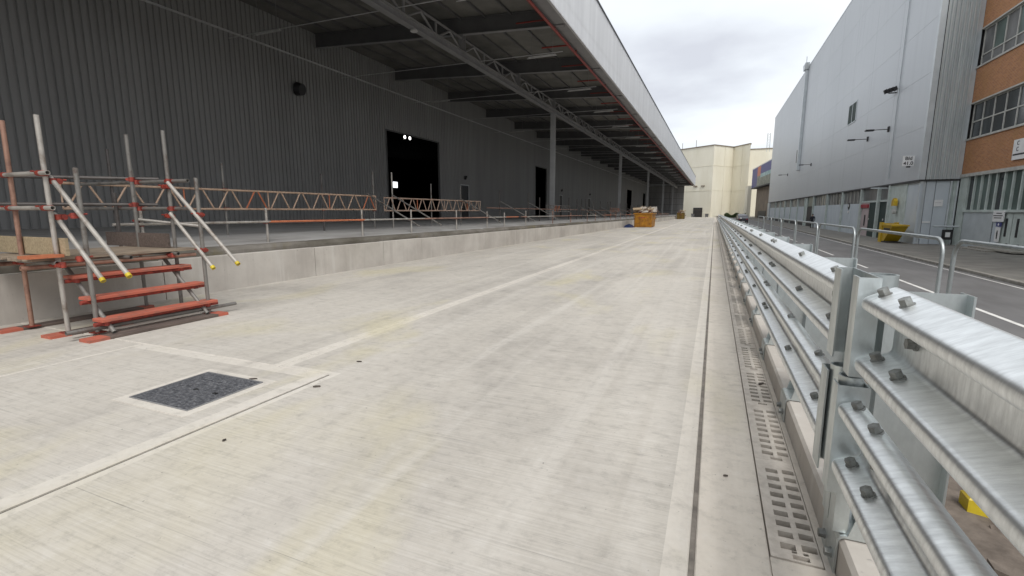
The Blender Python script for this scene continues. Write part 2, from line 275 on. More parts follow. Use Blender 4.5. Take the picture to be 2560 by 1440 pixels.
# ------------------------------------------------------------------ mesh helpers
WLOC = {}
class MB:
    def __init__(s): s.v = []; s.f = []; s.m = []; s.sm = []
    def add(s, vs, fs, mi=0, smooth=False):
        o = len(s.v); s.v += [tuple(v) for v in vs]
        for f in fs: s.f.append(tuple(o + i for i in f)); s.m.append(mi); s.sm.append(smooth)
        return s
    def box(s, x0, x1, y0, y1, z0, z1, mi=0, bv=0.0):
        if bv <= 0:
            vs = [(x0, y0, z0), (x1, y0, z0), (x1, y1, z0), (x0, y1, z0), (x0, y0, z1), (x1, y0, z1), (x1, y1, z1), (x0, y1, z1)]
            return s.add(vs, [(0, 3, 2, 1), (4, 5, 6, 7), (0, 1, 5, 4), (1, 2, 6, 5), (2, 3, 7, 6), (3, 0, 4, 7)], mi)
        b = bv     # chamfered on its top edges
        vs = [(x0, y0, z0), (x1, y0, z0), (x1, y1, z0), (x0, y1, z0), (x0, y0, z1 - b), (x1, y0, z1 - b), (x1, y1, z1 - b), (x0, y1, z1 - b),
              (x0 + b, y0 + b, z1), (x1 - b, y0 + b, z1), (x1 - b, y1 - b, z1), (x0 + b, y1 - b, z1)]
        return s.add(vs, [(0, 3, 2, 1), (8, 9, 10, 11), (0, 1, 5, 4), (1, 2, 6, 5), (2, 3, 7, 6), (3, 0, 4, 7), (4, 5, 9, 8), (5, 6, 10, 9), (6, 7, 11, 10), (7, 4, 8, 11)], mi)
    def obox(s, c, ax, ay, az, mi=0):
        c = Vector(c); ax = Vector(ax); ay = Vector(ay); az = Vector(az)
        vs = [c + ax * i + ay * j + az * k for k in (-1, 1) for j in (-1, 1) for i in (-1, 1)]
        return s.add(vs, [(0, 2, 3, 1), (4, 5, 7, 6), (0, 1, 5, 4), (1, 3, 7, 5), (3, 2, 6, 7), (2, 0, 4, 6)], mi)
    def tube(s, p0, p1, r, n=10, mi=0, hollow=False, r1=None):
        p0 = Vector(p0); p1 = Vector(p1); d = (p1 - p0).normalized(); r1 = r if r1 is None else r1
        a = d.orthogonal().normalized(); b = d.cross(a)
        vs = []
        for p, rr in ((p0, r), (p1, r1)):
            vs += [p + a * rr * math.cos(2 * math.pi * k / n) + b * rr * math.sin(2 * math.pi * k / n) for k in range(n)]
        o = len(s.v); s.add(vs, [(k, (k + 1) % n, n + (k + 1) % n, n + k) for k in range(n)], mi, True)
        if hollow:
            q = 0.82; dep = min(0.12, (p1 - p0).length * 0.4)
            for p, dd, rr, flip in ((p0, d, r, True), (p1, -d, r1, False)):
                vo = [p + a * rr * math.cos(2 * math.pi * k / n) + b * rr * math.sin(2 * math.pi * k / n) for k in range(n)]
                vi = [p + a * rr * q * math.cos(2 * math.pi * k / n) + b * rr * q * math.sin(2 * math.pi * k / n) for k in range(n)]
                vd = [x + dd * dep for x in vi]
                fs = [(k, (k + 1) % n, n + (k + 1) % n, n + k) for k in range(n)] + [(n + k, n + (k + 1) % n, 2 * n + (k + 1) % n, 2 * n + k) for k in range(n)] + [tuple(range(2 * n, 3 * n))]
                if not flip: fs = [f[::-1] for f in fs]
                s.add(vo + vi + vd, fs, mi)
        else:
            s.add(vs[:n], [tuple(range(n))[::-1]], mi); s.add(vs[n:], [tuple(range(n))], mi)
        return s
    def prism(s, poly, axis, a, b, mi=0):
        """closed 2-D polygon extruded along axis ('x','y','z') from a to b; poly in the two other axes in order"""
        mk = {'x': lambda p, t: (t, p[0], p[1]), 'y': lambda p, t: (p[0], t, p[1]), 'z': lambda p, t: (p[0], p[1], t)}[axis]
        n = len(poly); vs = [mk(p, a) for p in poly] + [mk(p, b) for p in poly]
        return s.add(vs, [(k, (k + 1) % n, n + (k + 1) % n, n + k) for k in range(n)] + [tuple(range(n))[::-1], tuple(range(n, 2 * n))], mi)
    def sheet(s, pts, axis, a, b, mi=0):
        mk = {'x': lambda p, t: (t, p[0], p[1]), 'y': lambda p, t: (p[0], t, p[1]), 'z': lambda p, t: (p[0], p[1], t)}[axis]
        n = len(pts); return s.add([mk(p, a) for p in pts] + [mk(p, b) for p in pts], [(k, k + 1, n + k + 1, n + k) for k in range(n - 1)], mi)
    def mesh(s, name, mats, shear=False, off=(0, 0, 0)):
        me = bpy.data.meshes.new(name)
        vs = [(x - off[0], y - off[1], z - off[2] + (sz(y) if shear else 0)) for x, y, z in s.v]
        me.from_pydata(vs, [], s.f); me.update()
        for mt in (mats if isinstance(mats, (list, tuple)) else [mats]): me.materials.append(M[mt])
        me.polygons.foreach_set('material_index', s.m); me.polygons.foreach_set('use_smooth', s.sm)
        bm = bmesh.new(); bm.from_mesh(me); bmesh.ops.recalc_face_normals(bm, faces=bm.faces); bm.to_mesh(me); bm.free()
        return me
    def build(s, name, mats, parent=None, shear=False):
        off = WLOC.get(parent.name, (0, 0, 0)) if parent else (0, 0, 0)
        return link(name, s.mesh(name, mats, shear, off), parent)
def link(name, me, parent=None, loc=None, rot=None):
    o = bpy.data.objects.new(name, me); COL.objects.link(o)
    if parent: o.parent = parent; WLOC[o.name] = WLOC.get(parent.name, (0, 0, 0))
    else: WLOC[o.name] = (0, 0, 0)
    if loc is not None: o.location = loc
    if rot is not None: o.rotation_euler = rot
    return o
def tag(o, label=None, cat=None, group=None, kind=None):
    if label: o['label'] = label
    if cat: o['category'] = cat
    if group: o['group'] = group
    if kind: o['kind'] = kind
    return o
def thing(name, label, cat, loc=(0, 0, 0), group=None):
    o = bpy.data.objects.new(name, None); COL.objects.link(o); o.location = loc; o.empty_display_size = 0.2
    WLOC[o.name] = tuple(loc); return tag(o, label, cat, group)
def copy_tree(o, parent=None):
    c = o.copy(); COL.objects.link(c)
    if parent: c.parent = parent
    for ch in [x for x in bpy.data.objects if x.parent is o]: copy_tree(ch, c)
    return c
def struct(mb, name, mats, shear=False): return tag(mb.build(name, mats, None, shear), kind='structure')
def text_mesh(name, body, size, mat, ext=0.006, bold=0.0):
    c = bpy.data.curves.new(name, 'FONT'); c.body = body; c.size = size; c.align_x = 'CENTER'; c.align_y = 'CENTER'; c.extrude = ext; c.offset = bold
    o = bpy.data.objects.new('tmp_text', c); COL.objects.link(o)
    me = bpy.data.meshes.new_from_object(o.evaluated_get(bpy.context.evaluated_depsgraph_get()))
    bpy.data.objects.remove(o); me.materials.clear(); me.materials.append(M[mat]); me.name = name; return me

# ================================================================== SETTING
struct(MB().add([(-1500, -1500, -1.6), (1500, -1500, -1.6), (1500, 1500, -1.6), (-1500, 1500, -1.6)], [(0, 1, 2, 3)]), 'ground', 'ground')
ZR = -0.65
struct(MB().add([(2.6, -60, ZR), (8.72, -60, ZR), (8.72, 260, ZR), (2.6, 260, ZR)], [(0, 1, 2, 3)]), 'road', 'asphalt')
pv = struct(MB().box(8.87, 60, -60, 260, ZR - 0.3, ZR + 0.10), 'pavement', 'pave')
for k in range(60):                       # kerb stones along the road
    MB().box(8.72, 8.866, -9 + k * 2.0, -9 + k * 2.0 + 1.985, ZR - 0.2, ZR + 0.115, bv=0.02).build('kerb_stone', 'kerbs', pv)
MB().box(8.72, 8.866, 111, 260, ZR - 0.2, ZR + 0.115).build('kerb_stone', 'kerbs', pv)
rd = bpy.data.objects['road']
MB().add([(5.70, -20, ZR + .004), (5.81, -20, ZR + .004), (5.81, 21, ZR + .004), (5.70, 21, ZR + .004)], [(0, 1, 2, 3)]).build('white_line', 'white', rd)
for k in range(18):
    y = 23 + k * 6
    MB().add([(5.70, y, ZR + .004), (5.80, y, ZR + .004), (5.80, y + 4, ZR + .004), (5.70, y + 4, ZR + .004)], [(0, 1, 2, 3)]).build('white_line', 'white', rd)
MB().add([(8.40, -20, ZR + .004), (8.47, -20, ZR + .004), (8.47, 150, ZR + .004), (8.40, 150, ZR + .004)], [(0, 1, 2, 3)]).build('edge_line', 'white', rd)
vb = MB(); ny = 90                        # rubble verge between the barrier beam and the road
prof = [(0.80, -0.30), (1.2, -0.33), (1.6, -0.31), (2.0, -0.36), (2.5, -0.5), (3.0, -0.70)]
for j in range(ny + 1):
    y = -6 + 226 * (j / ny) ** 1.6
    for i, (x, z) in enumerate(prof): vb.v.append((x, y, z + (random.uniform(-.03, .03) if 0 < i < 4 else 0)))
for j in range(ny):
    for i in range(5):
        a = j * 6 + i; vb.f.append((a, a + 1, a + 7, a + 6)); vb.m.append(0); vb.sm.append(True)
struct(vb, 'verge', 'earth')

# concrete lane: sub-base and slabs with recessed sealed joints
YE = 196
lane = struct(MB().box(-9.3, 0.60, -6, YE, -0.4, -0.13), 'lane', 'subgrade', True)
def slab(poly, widths, mats, name='concrete_slab', depth=0.12):
    """poly counter-clockwise; widths = trowelled margin per edge"""
    n = len(poly); P = [Vector((p[0], p[1])) for p in poly]; N = []
    for i in range(n):
        d = (P[(i + 1) % n] - P[i]).normalized(); N.append(Vector((-d.y, d.x)))
    def off(ws):
        res = []
        for i in range(n):
            a, b = (i - 1) % n, i
            p1 = P[a] + N[a] * ws[a]; d1 = P[i] - P[a]; p2 = P[b] + N[b] * ws[b]; d2 = P[(b + 1) % n] - P[b]
            den = d1.x * d2.y - d1.y * d2.x
            t_ = ((p2.x - p1.x) * d2.y - (p2.y - p1.y) * d2.x) / den
            res.append(p1 + d1 * t_)
        return res
    C = off([0.006] * n); I = off([max(0.012, x) for x in widths])
    mb = MB(); mb.v = [(p.x, p.y, -depth) for p in P] + [(p.x, p.y, -0.006) for p in P] + [(p.x, p.y, 0) for p in C] + [(p.x, p.y, 0.0) for p in I]
    for i in range(n):
        j = (i + 1) % n
        for q in range(3): mb.f.append((q * n + i, q * n + j, (q + 1) * n + j, (q + 1) * n + i)); mb.m.append(0 if q < 1 else 1); mb.sm.append(False)
    mb.f.append(tuple(range(3 * n, 4 * n))); mb.m.append(0); mb.sm.append(False)
    return mb.build(name, mats, lane, True)
BS = ['brushed', 'smooth']
# the joint that runs up the lane leans a little to the left
def jx(y): return -4.13 - 0.0135 * (y - 3.5)
slab([(-3.44, -5), (-0.0135, -5), (-0.0135, YE), (jx(YE), YE), (jx(3.54), 3.54), (-3.44, 3.54)], [0.01, 0.115, .01, 0.10, .07, .07], BS)
slab([(-9.29, 3.54), (jx(3.54) - .012, 3.54), (jx(YE) - .012, YE), (-9.29, YE)], [.02, .09, .01, .01], BS)
slab([(-9.29, -5), (-6.38, -5), (-6.38, 3.528), (-9.29, 3.528)], [.01, .03, .02, .01], BS)
# chamber slab with a square opening for the cover
hx0, hx1, hy0, hy1 = -4.61, -3.85, 2.385, 3.105
for pl, wd in (([(-6.37, -5), (-3.462, -5), (-3.462, hy0), (-6.37, hy0)], [.01, .15, .012, .01]),
               ([(-6.37, hy0), (hx0, hy0), (hx0, hy1), (-6.37, hy1)], [.012, .012, .012, .01]),
               ([(hx1, hy0), (-3.462, hy0), (-3.462, hy1), (hx1, hy1)], [.012, .15, .012, .012]),
               ([(-6.37, hy1), (-3.462, hy1), (-3.462, 3.528), (-6.37, 3.528)], [.012, .15, .15, .02])):
    n = 4; mb = MB(); x0, x1 = pl[0][0], pl[1][0]; y0, y1 = pl[0][1], pl[2][1]
    xr = x1 - (0.15 if x1 > -3.5 else 0); yt = y1 - (0.14 if y1 > 3.5 else 0)
    mb.add([(x0, y0, 0), (xr, y0, 0), (xr, yt, 0), (x0, yt, 0)], [(0, 1, 2, 3)], 0)
    if xr < x1: mb.add([(xr, y0, 0), (x1, y0, 0), (x1, y1, 0), (xr, yt, 0)], [(0, 1, 2, 3)], 1); mb.add([(x1, y0, 0), (x1, y0, -.12), (x1, y1, -.12), (x1, y1, 0)], [(0, 1, 2, 3)], 0)
    if yt < y1: mb.add([(x0, yt, 0), (xr, yt, 0), (x1, y1, 0), (x0, y1, 0)], [(0, 1, 2, 3)], 1); mb.add([(x0, y1, 0), (x1, y1, 0), (x1, y1, -.12), (x0, y1, -.12)], [(0, 1, 2, 3)], 0)
    mb.build('concrete_slab', BS, lane, True)
fr = MB()                                  # trowelled concrete collar round the cover
a0, a1, b0, b1, g = hx0, hx1, hy0, hy1, 0.085
for (x0, x1, y0, y1) in ((a0 - g, a1 + g, b0 - g, b0), (a0 - g, a1 + g, b1, b1 + g), (a0 - g, a0, b0, b1), (a1, a1 + g, b0, b1)):
    fr.box(x0, x1, y0, y1, -0.05, 0.004)
fr.build('cover_collar', 'smooth', lane, True)
cv = thing('access_cover', 'square dark ribbed access cover set in the pale concrete', 'access cover', ((a0 + a1) / 2, (b0 + b1) / 2, sz(2.7)))
MB().box(a0 + .012, a1 - .012, b0 + .012, b1 - .012, -0.06, -0.004, bv=.004).build('cover_plate', 'cover', cv)
cs_ = MB()
for i in range(15):
    for j in range(14):
        xx = a0 + .045 + i * .048; yy = b0 + .045 + j * .0485; q = .016; u = (i + j) % 2
        e1, e2 = ((q, .005) if u else (.005, q))
        cs_.add([(xx - e1, yy - e2, -.004), (xx + e1, yy - e2, -.004), (xx + e1, yy + e2, -.004), (xx - e1, yy + e2, -.004), (xx - e1 * .7, yy - e2 * .7, .001), (xx + e1 * .7, yy - e2 * .7, .001), (xx + e1 * .7, yy + e2 * .7, .001), (xx - e1 * .7, yy + e2 * .7, .001)], [(4, 5, 6, 7), (0, 1, 5, 4), (1, 2, 6, 5), (2, 3, 7, 6), (3, 0, 4, 7)])
tag(cs_.build('tread_pattern', 'coverstud', cv), kind='stuff')
fm = MB()
for (x0, x1, y0, y1) in ((a0, a1, b0, b0 + .01), (a0, a1, b1 - .01, b1), (a0, a0 + .01, b0 + .01, b1 - .01), (a1 - .01, a1, b0 + .01, b1 - .01)): fm.box(x0, x1, y0, y1, -.06, 0.002)
fm.build('frame', 'steel', cv)
for xx in (-4.25, -4.0): MB().box(xx - .02, xx + .02, 2.72, 2.75, -.0035, 0.001).build('lifting_slot', 'black', cv)
# sealant strips lying in the joints
for nm, vs in (('a', [(-.0125, -5), (.0125, -5), (.0125, YE), (-.0125, YE)]), ('b', [(-3.461, -5), (-3.441, -5), (-3.441, 3.535), (-3.461, 3.535)]),
               ('c', [(-6.37, 3.529), (-3.45, 3.529), (-3.45, 3.539), (-6.37, 3.539)])):
    MB().add([(x, y, -0.008) for x, y in vs], [(0, 1, 2, 3)]).build('joint_sealant', 'seal', lane, True)
ys = [-5, 0.6, 4.9, 9.2, 13.5, 17.8, 22.1, 30.7, 39.3, 60, 90, 130, YE]
for a, b in zip(ys[:-1], ys[1:]):          # strip between joint and drain
    slab([(0.0135, a + .002), (0.338, a + .002), (0.338, b - .002), (0.0135, b - .002)], [.012] * 4, ['strip', 'strip'], 'channel_surround')
MB().box(0.565, 0.60, -5, YE, -.12, -.004).build('channel_edge', 'strip', lane, True)
MB().box(0.34, 0.565, 62.4, YE, -.12, -.003).build('channel_edge', 'strip', lane, True)
MB().box(0.34, 0.565, -5, 2.345, -.12, -.002).build('channel_edge', 'strip', lane, True)
# drain gratings, one metre each
g = MB(); xs = [0.345, 0.395, 0.462, 0.488, 0.552, 0.560]; L = 0.998
g.box(xs[0], xs[1], 0, L, -.05, 0); g.box(xs[4], xs[5], 0, L, -.05, 0); g.box(xs[2], xs[3], .075, L - .055, -.05, 0)
p = 0.094; n = 9
for c0, c1, dy_ in ((xs[1], xs[2], 0), (xs[3], xs[4], 0.012)):
    y0 = 0.075 + dy_
    g.box(c0, c1, 0.055, y0, -.05, 0)
    for k in range(n):
        e0 = y0 + k * p + 0.050; e1 = y0 + (k + 1) * p if k < n - 1 else L - .055
        g.box(c0, c1, e0, max(e0 + .02, e1), -.05, 0)
g.box(xs[1], .44, 0, .055, -.05, 0); g.box(.51, xs[4], 0, .055, -.05, 0); g.box(.44, .51, 0, .012, -.05, 0); g.box(.44, .51, .046, .075, -.05, 0)
g.box(xs[1], xs[4], L - .055, L, -.05, 0)
gm = g.mesh('drain_grating', 'grate')
for k in range(60):
    y = 2.36 + k * 1.0
    tag(link('drain_grating', gm, None, (0, y, sz(y) - .002), (-S, 0, 0)), 'buff slotted drain grating in the line beside the barrier kerb', 'drain grating', 'slotted drain gratings along the kerb')
# upstand kerb under the barrier, cast in bays between the posts
PS = 1.72; PY = [2.47 + PS * k for k in range(-2, 55)]
kb = struct(MB().box(0.62, 0.80, -5, YE, -0.9, -0.0), 'kerb', 'subgrade', True)
for y in PY:
    MB().box(0.602, 0.80, y + .012, y + PS - .012, -.35, 0.17, bv=.018).build('kerb_block', 'wallconc', kb, True)
MB().box(0.602, 0.80, PY[-1] + PS, YE, -.35, .17).build('kerb_block', 'wallconc', kb, True)

# loading dock
dock = struct(MB().prism([(-9.46, -0.5), (-9.46, 0.86), (-10.1, 0.965), (-11.2, 1.0), (-30, 1.0), (-30, -0.5)], 'y', -8, 186), 'loading_dock', 'deck', True)
ew = MB(); N_ = 120
for j in range(N_ + 1):                    # broken weathered edge of the old dock slab
    y = -8 + 194 * (j / N_) ** 1.7; r = random.uniform
    for (x, z) in ((-9.405, 0.60), (-9.41 + r(-.012, .012), 0.80), (-9.44 + r(-.015, .01), 0.87 + r(-.012, .008)), (-9.62 + r(-.06, .06), 0.892 + r(-.004, .006)), (-9.75, 0.885)): ew.v.append((x, y, z))
for j in range(N_):
    for i in range(4): a = j * 5 + i; ew.f.append((a, a + 1, a + 6, a + 5)); ew.m.append(0); ew.sm.append(False)
ew.build('dock_edge', 'oldconc', dock, True)
dy_ = [-8, 2.4, 5.6, 9.25, 12.0, 14.1, 19.2, 24.5, 28.3, 32.2, 40, 48, 57, 66, 76, 86, 98, 110, 124, 140, 160, 186]
for a, b in zip(dy_[:-1], dy_[1:]):
    h = 0.725 + random.uniform(-.008, .008)
    MB().box(-9.40, -9.25 + random.uniform(-.004, .004), a + .008, b - .008, -.2, h, bv=.012).build('wall_panel', 'wallconc', dock, True)

# ================================================================== WAREHOUSE
XW = -22.3; WE = 188
wh = thing('warehouse', 'long anthracite ribbed warehouse with deep canopy over the loading dock', 'warehouse', (XW, 90, 0.5))
big = [(29.8, 37.0, 7.35), (61.6, 66.1, 7.4), (134.7, 142.5, 7.3), (166.5, 171.5, 7.3)]
small = [(40.75, 42.5, 4.05), (72.4, 74.1, 4.0), (90.8, 92.7, 3.95)]
holes = sorted(big + small)
def corr(mb, axis, a, b, z0, z1, base, period, depth, sgn, mi=0):
    """trapezoidal sheet, ribs vertical; axis 'y' = wall in the YZ plane at x=base, 'x' = wall in the XZ plane at y=base"""
    pts = []; t_ = math.floor(a / period) * period
    while t_ < b + period:
        for q, d in ((0.0, 0), (0.62, 0), (0.70, 1), (0.92, 1)):
            u = t_ + q * period
            if a <= u <= b: pts.append((u, base + sgn * depth * d))
        t_ += period
    pts = [(a, pts[0][1])] + pts + [(b, pts[-1][1])]
    vs = []
    for u, d in pts:
        for z in (z0, z1): vs.append((d, u, z) if axis == 'y' else (u, d, z))
    mb.add(vs, [(2 * i, 2 * i + 2, 2 * i + 3, 2 * i + 1) for i in range(len(pts) - 1)], mi)
wl = MB(); y = -30
for (a, b, z) in holes:
    corr(wl, 'y', y, a, 0.1, 12.6, XW, 0.265, 0.06, -1); corr(wl, 'y', a, b, z, 12.6, XW, 0.265, 0.06, -1); y = b
corr(wl, 'y', y, WE, 0.1, 12.6, XW, 0.265, 0.06, -1)
wl.build('wall', 'clad', wh)
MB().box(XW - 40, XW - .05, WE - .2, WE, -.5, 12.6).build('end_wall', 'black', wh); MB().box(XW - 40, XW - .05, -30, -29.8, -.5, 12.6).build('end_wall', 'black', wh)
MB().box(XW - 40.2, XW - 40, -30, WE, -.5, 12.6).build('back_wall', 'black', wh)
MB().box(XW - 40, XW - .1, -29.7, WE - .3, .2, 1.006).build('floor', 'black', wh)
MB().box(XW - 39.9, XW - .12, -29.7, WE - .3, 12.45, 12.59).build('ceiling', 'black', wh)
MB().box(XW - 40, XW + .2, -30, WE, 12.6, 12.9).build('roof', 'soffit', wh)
MB().box(XW, XW + .07, -30, WE, 10.14, 10.22).build('wall_flashing', 'trim', wh)
MB().box(XW - .02, XW + .045, -30, 29.7, .6, 0.86).build('base_flashing', 'steeldark', wh)
for (a, b, z) in big:
    f_ = MB().box(XW - .1, XW + .05, a - .09, a, .4, z + .09).box(XW - .1, XW + .05, b, b + .09, .4, z + .09).box(XW - .1, XW + .05, a, b, z, z + .09)
    f_.build('door_frame', 'steeldark', wh)
for (a, b, z) in small:
    dr = MB().box(XW - .08, XW - .03, a + .06, b - .06, .2, z - .06).build('door', 'doorblack', wh)
    MB().box(XW - .03, XW + .06, a + .2, a + .34, 1.9, 1.95).build('handle', 'trim', dr)
    MB().box(XW - .08, XW + .04, a - .02, a + .06, .2, z + .02).box(XW - .08, XW + .04, b - .06, b + .02, .2, z + .02).box(XW - .08, XW + .04, a, b, z - .06, z + .03).build('door_frame', 'trim', wh)
# canopy
XF = -6.95; ZB0, ZB1 = 11.04, 10.22        # underside of rafters at wall and at fascia
def zr(x): return ZB0 + (ZB1 - ZB0) * (x - XW) / (XF - XW)
C0, C1 = -12, 184
RY = [38.8 + 7.69 * k for k in range(-6, 19)]
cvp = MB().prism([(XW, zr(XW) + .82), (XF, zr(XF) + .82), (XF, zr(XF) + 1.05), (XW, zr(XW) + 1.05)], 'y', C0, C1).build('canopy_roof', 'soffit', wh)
for y in RY:
    if C0 < y < C1:
        m = MB()
        for z0, z1, hw in ((0, .035, .11), (.035, .765, .012), (.765, .80, .11)):
            m.mi_ = 0 if z0 == 0 else 1  # bottom flange in the lighter steel colour, web and top flange darker
            m.prism([(XW + .02, zr(XW) + z0), (XF - .15, zr(XF - .15) + z0), (XF - .15, zr(XF - .15) + z1), (XW + .02, zr(XW) + z1)], 'y', y - hw, y + hw, m.mi_)
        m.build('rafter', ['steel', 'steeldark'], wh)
for x in (-20.9, -19.5, -18.1, -16.7, -15.3, -13.9, -12.56, -11.2, -9.8, -8.4):
    MB().box(x - .04, x + .04, C0, C1, zr(x) + .70, zr(x) + .815).build('purlin', 'steeldark', cvp)
fa = MB(); corr(fa, 'y', C0, C1, 10.34, 13.4, XF, 0.2, 0.045, 1)
fo = fa.build('fascia', 'fascia', wh)
MB().box(XF - .1, XF + .075, C0, C1, 13.4, 13.49).build('capping', 'fasciadark', fo)
MB().box(XF - .75, XF - .04, C0, C1, 10.30, 10.335).build('soffit_strip', 'steel', fo)
MB().box(XF - .05, XF + .06, C0, C1, 10.27, 10.34).build('drip_flashing', 'trim', fo)
corr_e = MB(); corr(corr_e, 'x', XW, XF, 10.3, 13.4, C1, 0.2, 0.03, 1); corr_e.build('fascia_end', 'fascia', wh)
# girder under the rafters, on columns
XG = -12.56; ZC = 9.38
cz = ZC
ch = MB().box(XG - .16, XG + .16, C0, C1 - 1, cz, cz + .03).box(XG - .16, XG + .16, C0, C1 - 1, cz + .31, cz + .34).box(XG - .012, XG + .012, C0, C1 - 1, cz + .03, cz + .31).build('girder_chord', 'steel', wh)
MB().box(XG - .05, XG + .05, C0, C1 - 1, 10.32, 10.38).build('girder_chord', 'steel', wh)
bay = 7.69 / 3
k = 0; y = RY[0] - 7.69
while y < C1 - 4:
    if y > C0:
        main = abs(((y - 38.8) / 7.69) - round((y - 38.8) / 7.69)) < .02
        if main:
            MB().box(XG - .14, XG + .14, y - .14, y - .125, cz + .3, zr(XG)).box(XG - .14, XG + .14, y + .125, y + .14, cz + .3, zr(XG)).box(XG - .01, XG + .01, y - .125, y + .125, cz + .3, zr(XG)).build('girder_post', 'steel', wh)
        else:
            MB().tube((XG, y, cz + .3), (XG, y, 10.3), .06, 8).build('web_member', 'steel', wh)
        MB().tube((XG, y + .1, cz + .32), (XG, y + bay * .5, 10.3), .055, 8).build('web_member', 'steel', wh)
        MB().tube((XG, y + bay - .1, cz + .32), (XG, y + bay * .5, 10.3), .055, 8).build('web_member', 'steel', wh)
    y += bay
for y in (-21.9 + 14, 38.8, 69.5, 100.3, 131.1, 161.8):
    zb = 0.99 + sz(y)
    m = MB().box(XG - .17, XG + .17, y - .19, y - .155, zb, cz).box(XG - .17, XG + .17, y + .155, y + .19, zb, cz).box(XG - .015, XG + .015, y - .155, y + .155, zb, cz)
    cl = m.build('column', 'steelpale', wh); MB().box(XG - .26, XG + .26, y - .28, y + .28, zb, zb + .035).build('base_plate', 'steeldark', cl)
# red sprinkler main along the fascia with droppers at each rafter
sp_ = thing('sprinkler_pipe', 'dark red sprinkler main with hangers running inside the canopy fascia', 'pipe', (XF - .55, 60, 10.1))
MB().tube((XF - .62, C0, 10.12), (XF - .62, C1 - 1, 10.12), .07, 8).build('main_pipe', 'redpipe', sp_)
y = 4.2
while y < 150:
    MB().tube((XF - .62, y, 10.12), (XF - .62, y, 10.62), .045, 6).tube((XF - .62, y, 10.6), (XF - 2.6, y, 10.66), .045, 6).build('dropper', 'redpipe', sp_); y += 7.69 / 2
# strip lights hung in lines across the canopy
def strip_light(x, y, z, side, k):
    t = thing('strip_light', 'white strip light hung on a conduit under the canopy, %s' % side, 'light', (x, y, z), 'strip lights under the canopy %s' % side)
    MB().box(x - .75, x + .75, y - .04, y + .04, z, z + .05).build('housing', 'lampwhite', t)
    MB().tube((x - .82, y, z - .022), (x + .82, y, z - .022), .02, 8).build('tube', 'lampwhite', t)
    for q in (-.6, .6): MB().tube((x + q, y, z + .05), (x + q, y, zr(x) + .80), .008, 5).build('hanger', 'steel', t)
for k, yy in enumerate(RY):
    if 14 < yy < 150:
        yl = yy + 1.9
        if k % 2: strip_light(-19.6, yl, 9.75, 'towards the warehouse wall', k)
        strip_light(-8.9, yl + .1, 9.62, 'towards the fascia', k)
        tag(MB().tube((XW + .05, yl + .05, 9.86), (XF - .8, yl + .05, 9.72), .018, 6).build('conduit', 'trim'), 'thin pale conduit running across under the canopy roof', 'conduit', 'conduits across the canopy')
def bell(x, y, z, label, r=.17):
    t = thing('bulkhead_light', label, 'light', (x, y, z)); MB().tube((x, y, z + .07), (x, y, z), r * .75, 14, r1=r).build('housing', 'lampwhite', t); MB().tube((x, y, z), (x, y, z - .02), r * .9, 14).build('lens', 'lampwhite', t)
bell(XG + .02, 19.0, cz - .08, 'round white downlight under the canopy girder')
# round wall lights
for (y, z, r, lab) in ((21.7, 8.4, .37, 'large round dark wall light high on the ribbed warehouse wall'), (41.6, 4.75, .2, 'small round light above the nearest black warehouse door'),
                       (73.3, 4.75, .2, 'small light above the black door right of the near column'), (91.8, 4.7, .2, 'small light above the third black door from the left')):
    t = thing('wall_light', lab, 'light', (XW, y, z))
    MB().box(XW, XW + .12, y - r * .45, y + r * .1, z - r * .7, z + r * .7).build('bracket', 'steeldark', t); MB().tube((XW + .1, y, z), (XW + .42 * r / .36, y + .05, z - .06), r, 16, r1=r * .85).build('drum', 'doorblack', t)
for k, y in enumerate((43.2, 44.1)):
    t = thing('floodlight', 'lit white lamp glowing inside the large doorway, %s of the pair' % ('left' if k == 0 else 'right'), 'light', (-30, y, 9.1), 'lit lamps in the large doorway')
    MB().box(-30.25, -30.03, y - .22, y + .22, 8.9, 9.35).build('housing', 'ink', t); MB().tube((-30.03, y, 9.12), (-30.0, y, 9.12), .16, 14).build('lens', 'lit', t); MB().tube((-30.15, y, 9.3), (-30.15, y, 12.4), .03, 6).build('hanger', 'ink', t)
tag(MB().box(XW - 39.98, XW - 39.9, 84.8, 86.3, 6.4, 7.6).build('inner_window', 'daylit'), 'small bright window at the back of the dark doorway', 'window')
# dark panelled return wall closing the far end of the canopy
rw = thing('return_wall', 'dark panelled wall closing the far end of the canopy', 'wall', (-16, 183, 0))
for i in range(5):
    for j in range(5): MB().box(XW + .1 + i * 2.36, XW + .1 + i * 2.36 + 2.28, 182.6, 182.8, -.4 + j * 2.12, -.4 + j * 2.12 + 2.05).build('panel', 'clad', rw)
MB().box(XW, -10.4, 182.81, 182.95, -.5, 10.25).build('backing', 'steeldark', rw)

# ================================================================== GREY BUILDING (right)
XB = 12.1; GY0, GY1 = 39.5, 136.0; ZG = 3.6; ZT = 23.6
gb = thing('grey_building', 'tall windowless silver grey clad building with glazed ground floor', 'building', (XB, 88, ZR))
MB().box(XB + .35, 40, GY0 + .3, GY1 - .02, ZR, ZT - .1).build('core', 'darkgrey', gb)
nr, nc = 6, 14; ph = (ZT - ZG) / nr; pw = (GY1 - GY0 - .3) / nc
pm = MB().prism([(0.05, .004), (0, .012), (0, pw - .012), (0.05, pw - .004)], 'z', 0.004, ph - .008).mesh('cladding_panel', 'grey')
for i in range(nc):
    for j in range(nr): link('cladding_panel', pm, gb, (XB - XB, GY0 + .3 + i * pw - 88, ZG + j * ph - ZR))
MB().box(XB + .02, XB + .36, GY0 + .3, GY1, ZG, ZT).build('cladding_backing', 'grey', gb)
MB().box(XB - .02, XB + .4, GY0, GY1 + .02, ZT, ZT + .16).build('parapet', 'greytrim', gb)
MB().box(XB - .012, XB + .30, GY0, GY0 + .3, ZG, ZT).build('corner_trim', 'greytrim', gb)
